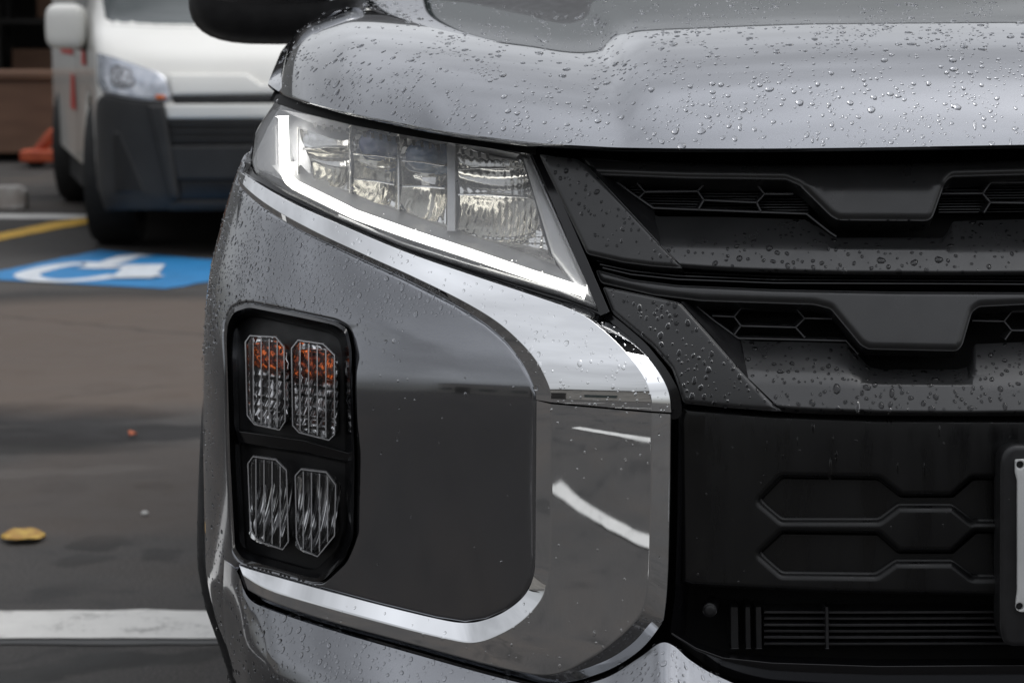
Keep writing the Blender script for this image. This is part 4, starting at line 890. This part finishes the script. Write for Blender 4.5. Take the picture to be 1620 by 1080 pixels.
for x_ in (x1 - 1.7, x1 - 1.66, x1 - .9, x1 - .5, x1 - .2, x1 - .04, x1): rg.append([bm.verts.new((x_, wsY + .1 + p * (1 if x1 - 1.68 < x_ < x1 - .01 else .75), q * (1 if x1 - 1.68 < x_ < x1 - .01 else .8))) for p, q in prof])
for q0, q1 in zip(rg[:-1], rg[1:]):
    for k_ in range(4): bm.faces.new((q0[k_], q0[(k_+1) % 4], q1[(k_+1) % 4], q1[k_]))
bm.faces.new(rg[0][::-1]); bm.faces.new(rg[-1])
tag(bm_obj('wheel_stop', bm, concl, None, bevel=.01), 'weathered concrete wheel stop on the asphalt before the brown crate', 'wheel stop')

# ------------------------------------------------------------------ across the lot: buildings and a pole, mirrored in the chrome
brick = mat('pale_wall', (.34, .32, .29), .8); vary(brick, 1.2, (.28, .265, .24), (.40, .375, .34))
roofm = mat('roof_sheet', (.10, .10, .105), .5); vary(roofm, 1, (.08, .08, .085), (.13, .13, .135))
def hall(name, x0, x1, y, h, dep, wm, label):
    b = tag(empty(name, ((x0 + x1) / 2, y, 0)), label, 'building')
    boxes('wall', [(((x0+x1)/2, y - dep/2, h/2), (x1-x0, dep, h))], wm, b); boxes('roof', [(((x0+x1)/2, y - dep/2, h + .12), (x1-x0+.6, dep+.6, .24))], roofm, b)
    n = int((x1 - x0) // 4)
    for k_ in range(n):
        xx = x0 + (k_ + .5) * (x1 - x0) / n
        if k_ % 3 == 1: boxes('roller_door', [((xx, y + .02, 1.6), (3.0, .08, 3.2))], dwall, b)
        else: boxes('window', [((xx, y + .02, 1.9), (2.2, .08, 1.3))], vglass, b)
hall('warehouse', -34, -6, -27, 5.2, 12, brick, 'pale low warehouse mirrored in the chrome trim')
hall('showroom', -2, 26, -31, 6.4, 14, clad, 'dark clad showroom mirrored in the chrome trim')
hall('depot', -46, -36, 14, 6.0, 10, brick, 'pale depot standing off the side of the car park')
pole = tag(empty('light_pole', (1.5, -20, 0)), 'slim steel light pole mirrored in the chrome trim', 'light pole')
bm = bmesh.new(); tube(bm, [(1.5, -20, 0), (1.5, -20, 4), (1.5, -20, 8)], [.1, .08, .06], 10); bm_obj('shaft', bm, roofm, pole, smooth=True)
boxes('lamp_head', [((1.5, -19.6, 8.05), (.3, .9, .12))], roofm, pole, bevel=.02)

# ------------------------------------------------------------------ litter on the asphalt
leafm = mat('dry_leaf', (.42, .24, .04), .6); vary(leafm, 60, (.30, .13, .02), (.55, .36, .06))
def leaf(px, py, ln, wd, ang, label, m):
    p = gnd(px, py); V = []; Fc = []; n = 9
    for i in range(n):
        t = i / (n - 1); h = math.sin(math.pi * t) ** .7 * wd * (1 + .15 * math.sin(9 * t)); z = .003 + .004 * math.sin(math.pi * t) + .002 * math.sin(7 * t) ** 2
        V += [(t * ln - ln/2, -h, z + .002), (t * ln - ln/2, 0, z - .002), (t * ln - ln/2, h, z + .007)]
    Fc = [(i*3+j, (i+1)*3+j, (i+1)*3+j+1, i*3+j+1) for i in range(n-1) for j in range(2)]
    o = mesh_obj('fallen_leaf', V, Fc, m, None, smooth=True); o.location = (p.x, p.y, .003); o.rotation_euler = (0, 0, R(ang))
    sd = o.modifiers.new('thick', 'SOLIDIFY'); sd.thickness = .0012
    return tag(o, label, 'leaf')
leaf(37, 855, .085, .05, 8, 'yellow brown fallen leaf lying on the asphalt near the white line', leafm)
leafo = mat('orange_leaf', (.4, .09, .03), .6); vary(leafo, 60, (.35, .07, .025), (.5, .14, .05)); leaf(210, 692, .022, .011, 60, 'tiny orange leaf scrap on the stained asphalt', leafo)
pebm = mat('pale_stone', (.6, .6, .58), .7); vary(pebm, 60, (.5, .5, .48), (.68, .68, .66)); p = gnd(229, 815)
pb = blob('pebble', (0, 0, 0), (.0075, .006, .005), pebm, None, e=.8, seg=(12, 8)); pb.location = (p.x, p.y, .0045); tag(pb, 'small white pebble on the bare asphalt beside the car', 'pebble')

# ------------------------------------------------------------------ raindrops beaded on the car
bpy.context.view_layer.update(); dg = bpy.context.evaluated_depsgraph_get()
from mathutils.bvhtree import BVHTree
def bvh_of(names):
    vs, fs = [], []
    for o in car.children_recursive:
        if o.name.split('.')[0] not in names or o.type != 'MESH': continue
        e = o.evaluated_get(dg); me = e.to_mesh(); k = len(vs); M = o.matrix_world
        vs += [M @ v.co for v in me.vertices]; fs += [tuple(k + i for i in p.vertices) for p in me.polygons]; e.to_mesh_clear()
    return BVHTree.FromPolygons(vs, fs)
from mathutils import noise as mnoise
ring = 9
def drops(label, hosts, region, count, rad, clump=.5, hgt=(.28, .5), stretch=(1.0, 1.5), gap=1.25, seed=1, thin=None, freq=1/45, m=None):
    """Beads on the surfaces of HOSTS, spread over a pixel region; rad = (median, spread, max) in millimetres."""
    rnd = random.Random(seed); T_ = bvh_of(hosts); P = np.array(region, float); lo = P.min(0); hi = P.max(0); V = []; Fc = []; grid_ = {}; n = tries = 0
    while n < count and tries < count * 30:
        tries += 1; px = rnd.uniform(lo[0], hi[0]); py = rnd.uniform(lo[1], hi[1])
        if not inside(np.array([[px, py]]), P)[0]: continue
        nv = mnoise.noise(Vector((px * freq, py * freq * 1.3, seed * 7.3))) + .5 * mnoise.noise(Vector((px * freq * 2.7, py * freq * 2.7, seed * 3.1)))
        if rnd.random() < clump and nv < .02 + .25 * rnd.random(): continue
        if thin and rnd.random() < thin(px, py): continue
        d = Vector(rays([(px, py)])[0]); loc, nor, idx, dist = T_.ray_cast(Vector(CAM), d.normalized())
        if loc is None: continue
        if nor.dot(d) > 0: nor = -nor
        r = min(rad[2], rad[0] * math.exp(rnd.gauss(0, rad[1]))) / 1000
        key = tuple(int(c / .008) for c in loc); bad = False
        for i in (-1, 0, 1):
            for j in (-1, 0, 1):
                for k in (-1, 0, 1):
                    for (q, rq) in grid_.get((key[0]+i, key[1]+j, key[2]+k), ()):
                        if (q - loc).length < (r + rq) * gap: bad = True
        if bad: continue
        grid_.setdefault(key, []).append((loc, r)); n += 1
        dn = Vector((0, 0, -1)); dn = dn - nor * dn.dot(nor); steep = dn.length
        if steep < .15: dn = Vector((1, .4, 0)) - nor * nor.x
        dn.normalize(); sd = nor.cross(dn); st = 1 + (rnd.uniform(*stretch) - 1) * steep * min(1, r / .0025)
        ph = rnd.uniform(0, 6.28); lob = rnd.uniform(.04, .22); lob2 = rnd.uniform(0, .12); h = r * rnd.uniform(*hgt); k0 = len(V); sag = .30 * steep
        for fr, fh in ((1.0, -.06), (.93, .34), (.72, .70), (.38, .94)):
            for a in range(ring):
                t = 2 * math.pi * a / ring; rr = r * fr * (1 + lob * math.sin(2 * t + ph) + lob2 * math.sin(3 * t + 2 * ph))
                V.append(loc + dn * (math.cos(t) * rr * st + sag * r * fh * .6) + sd * math.sin(t) * rr / math.sqrt(st) + nor * h * fh)
        V.append(loc + nor * h + dn * sag * r * .6)
        for q in range(3):
            for a in range(ring): b = (a + 1) % ring; Fc.append((k0+q*ring+a, k0+q*ring+b, k0+(q+1)*ring+b, k0+(q+1)*ring+a))
        for a in range(ring): Fc.append((k0+3*ring+a, k0+3*ring+(a+1) % ring, k0+4*ring))
    o = mesh_obj('raindrops', V, Fc, m or water, None, smooth=True); o['kind'] = 'stuff'
    bm = bmesh.new(); bm.from_mesh(o.data); bmesh.ops.recalc_face_normals(bm, faces=bm.faces); 
    bm.to_mesh(o.data); bm.free()
    tag(o, label, 'raindrops'); return o
drops('clear raindrops beaded densely over the grey hood', {'hood'}, [(424, 132), (470, 40), (560, -5), (2000, -40), (2000, 228), (1200, 235), (850, 226), (540, 176)], 4200, (1.15, .6, 4.0), clump=.82, seed=2, thin=lambda x_, y_: .35 * (y_ > 170))
drops('clear raindrops beaded on the grey bumper corner below the chrome blade', {'bumper_corner', 'fender'}, [(300, 560), (330, 330), (385, 225), (420, 330), (640, 441), (770, 514), (835, 600), (846, 640), (700, 620), (540, 515), (380, 480), (340, 560)], 1500, (1.1, .45, 2.8), clump=.55, seed=3, thin=lambda x_, y_: .85 * (y_ > 500 and x_ > 380) + .3 * (x_ > 640))
drops('sparse raindrops on the dark lower face of the grey bumper', {'bumper_corner'}, [(565, 560), (840, 600), (840, 950), (760, 970), (565, 900)], 26, (.9, .3, 1.8), clump=0, seed=4, thin=lambda x_, y_: .8 * (y_ > 720))
drops('fine raindrops and splashes on the flank of the grey car', {'fender', 'bumper_corner', 'wheel_arch_flare'}, [(300, 1080), (298, 560), (335, 330), (405, 170), (420, 180), (360, 330), (350, 480), (340, 700), (380, 1080)], 520, (.8, .5, 2.2), clump=.4, seed=5)
drops('clear raindrops on the bright chrome blade under the headlight', {'chrome_blade'}, [(378, 265), (640, 395), (850, 462), (960, 505), (1062, 620), (1062, 655), (850, 640), (800, 545), (640, 442), (376, 300)], 230, (1.1, .45, 3.0), clump=.3, seed=6)
drops('few raindrops clinging to the lower chrome surround', {'chrome_surround'}, [(380, 890), (730, 985), (850, 900), (850, 640), (1062, 655), (1060, 980), (880, 1080), (390, 945)], 75, (1.05, .35, 2.2), clump=.2, seed=7, thin=lambda x_, y_: .8 * (760 < y_ < 950))
drops('raindrops crowded on the lower bumper under the chrome surround', {'lower_bumper', 'bumper_corner'}, [(365, 905), (520, 990), (880, 1083), (1046, 1004), (1150, 1075), (1300, 1140), (360, 1140)], 900, (1.3, .45, 3.2), clump=.5, seed=8)
drops('large raindrops on the dark grille accents and bars', {'accent_panel', 'grille_bar'}, [(850, 240), (930, 250), (1050, 390), (1300, 340), (1300, 345), (1620, 350), (1990, 340), (1990, 435), (1200, 430), (960, 400)], 420, (1.5, .45, 3.8), clump=.5, seed=9, m=water_dark)
drops('large raindrops on the lower dark grille bar and its accent', {'accent_panel', 'grille_bar'}, [(950, 450), (1080, 478), (1165, 540), (1340, 545), (1380, 585), (1540, 580), (1560, 540), (1990, 540), (1990, 655), (1200, 652), (1080, 640), (1060, 580)], 560, (1.6, .45, 4.0), clump=.5, seed=10, m=water_dark)
drops('small raindrops on the black lower grille panel', {'lower_grille_panel', 'plate_bracket', 'number_plate'}, [(1090, 645), (1990, 660), (1990, 940), (1090, 930)], 60, (.9, .4, 2.0), clump=.4, seed=11)
drops('few raindrops on the clear headlight cover', {'lens_cover', 'hood_seal', 'gasket', 'seal'}, [(420, 140), (840, 235), (960, 495), (620, 400), (395, 270)], 90, (.75, .4, 1.6), clump=.3, seed=12)
drops('water runs trickling down the black lower grille panel', {'lower_grille_panel', 'grille_bar'}, [(1090, 640), (1990, 640), (1990, 760), (1090, 740)], 22, (1.7, .35, 3.0), clump=.2, stretch=(2.5, 6), seed=13, m=water_dark)
drops('small water runs on the front lip of the hood', {'hood'}, [(900, 150), (1990, 150), (1990, 226), (900, 226)], 40, (1.3, .35, 2.4), clump=.2, stretch=(1.8, 3.5), seed=14)
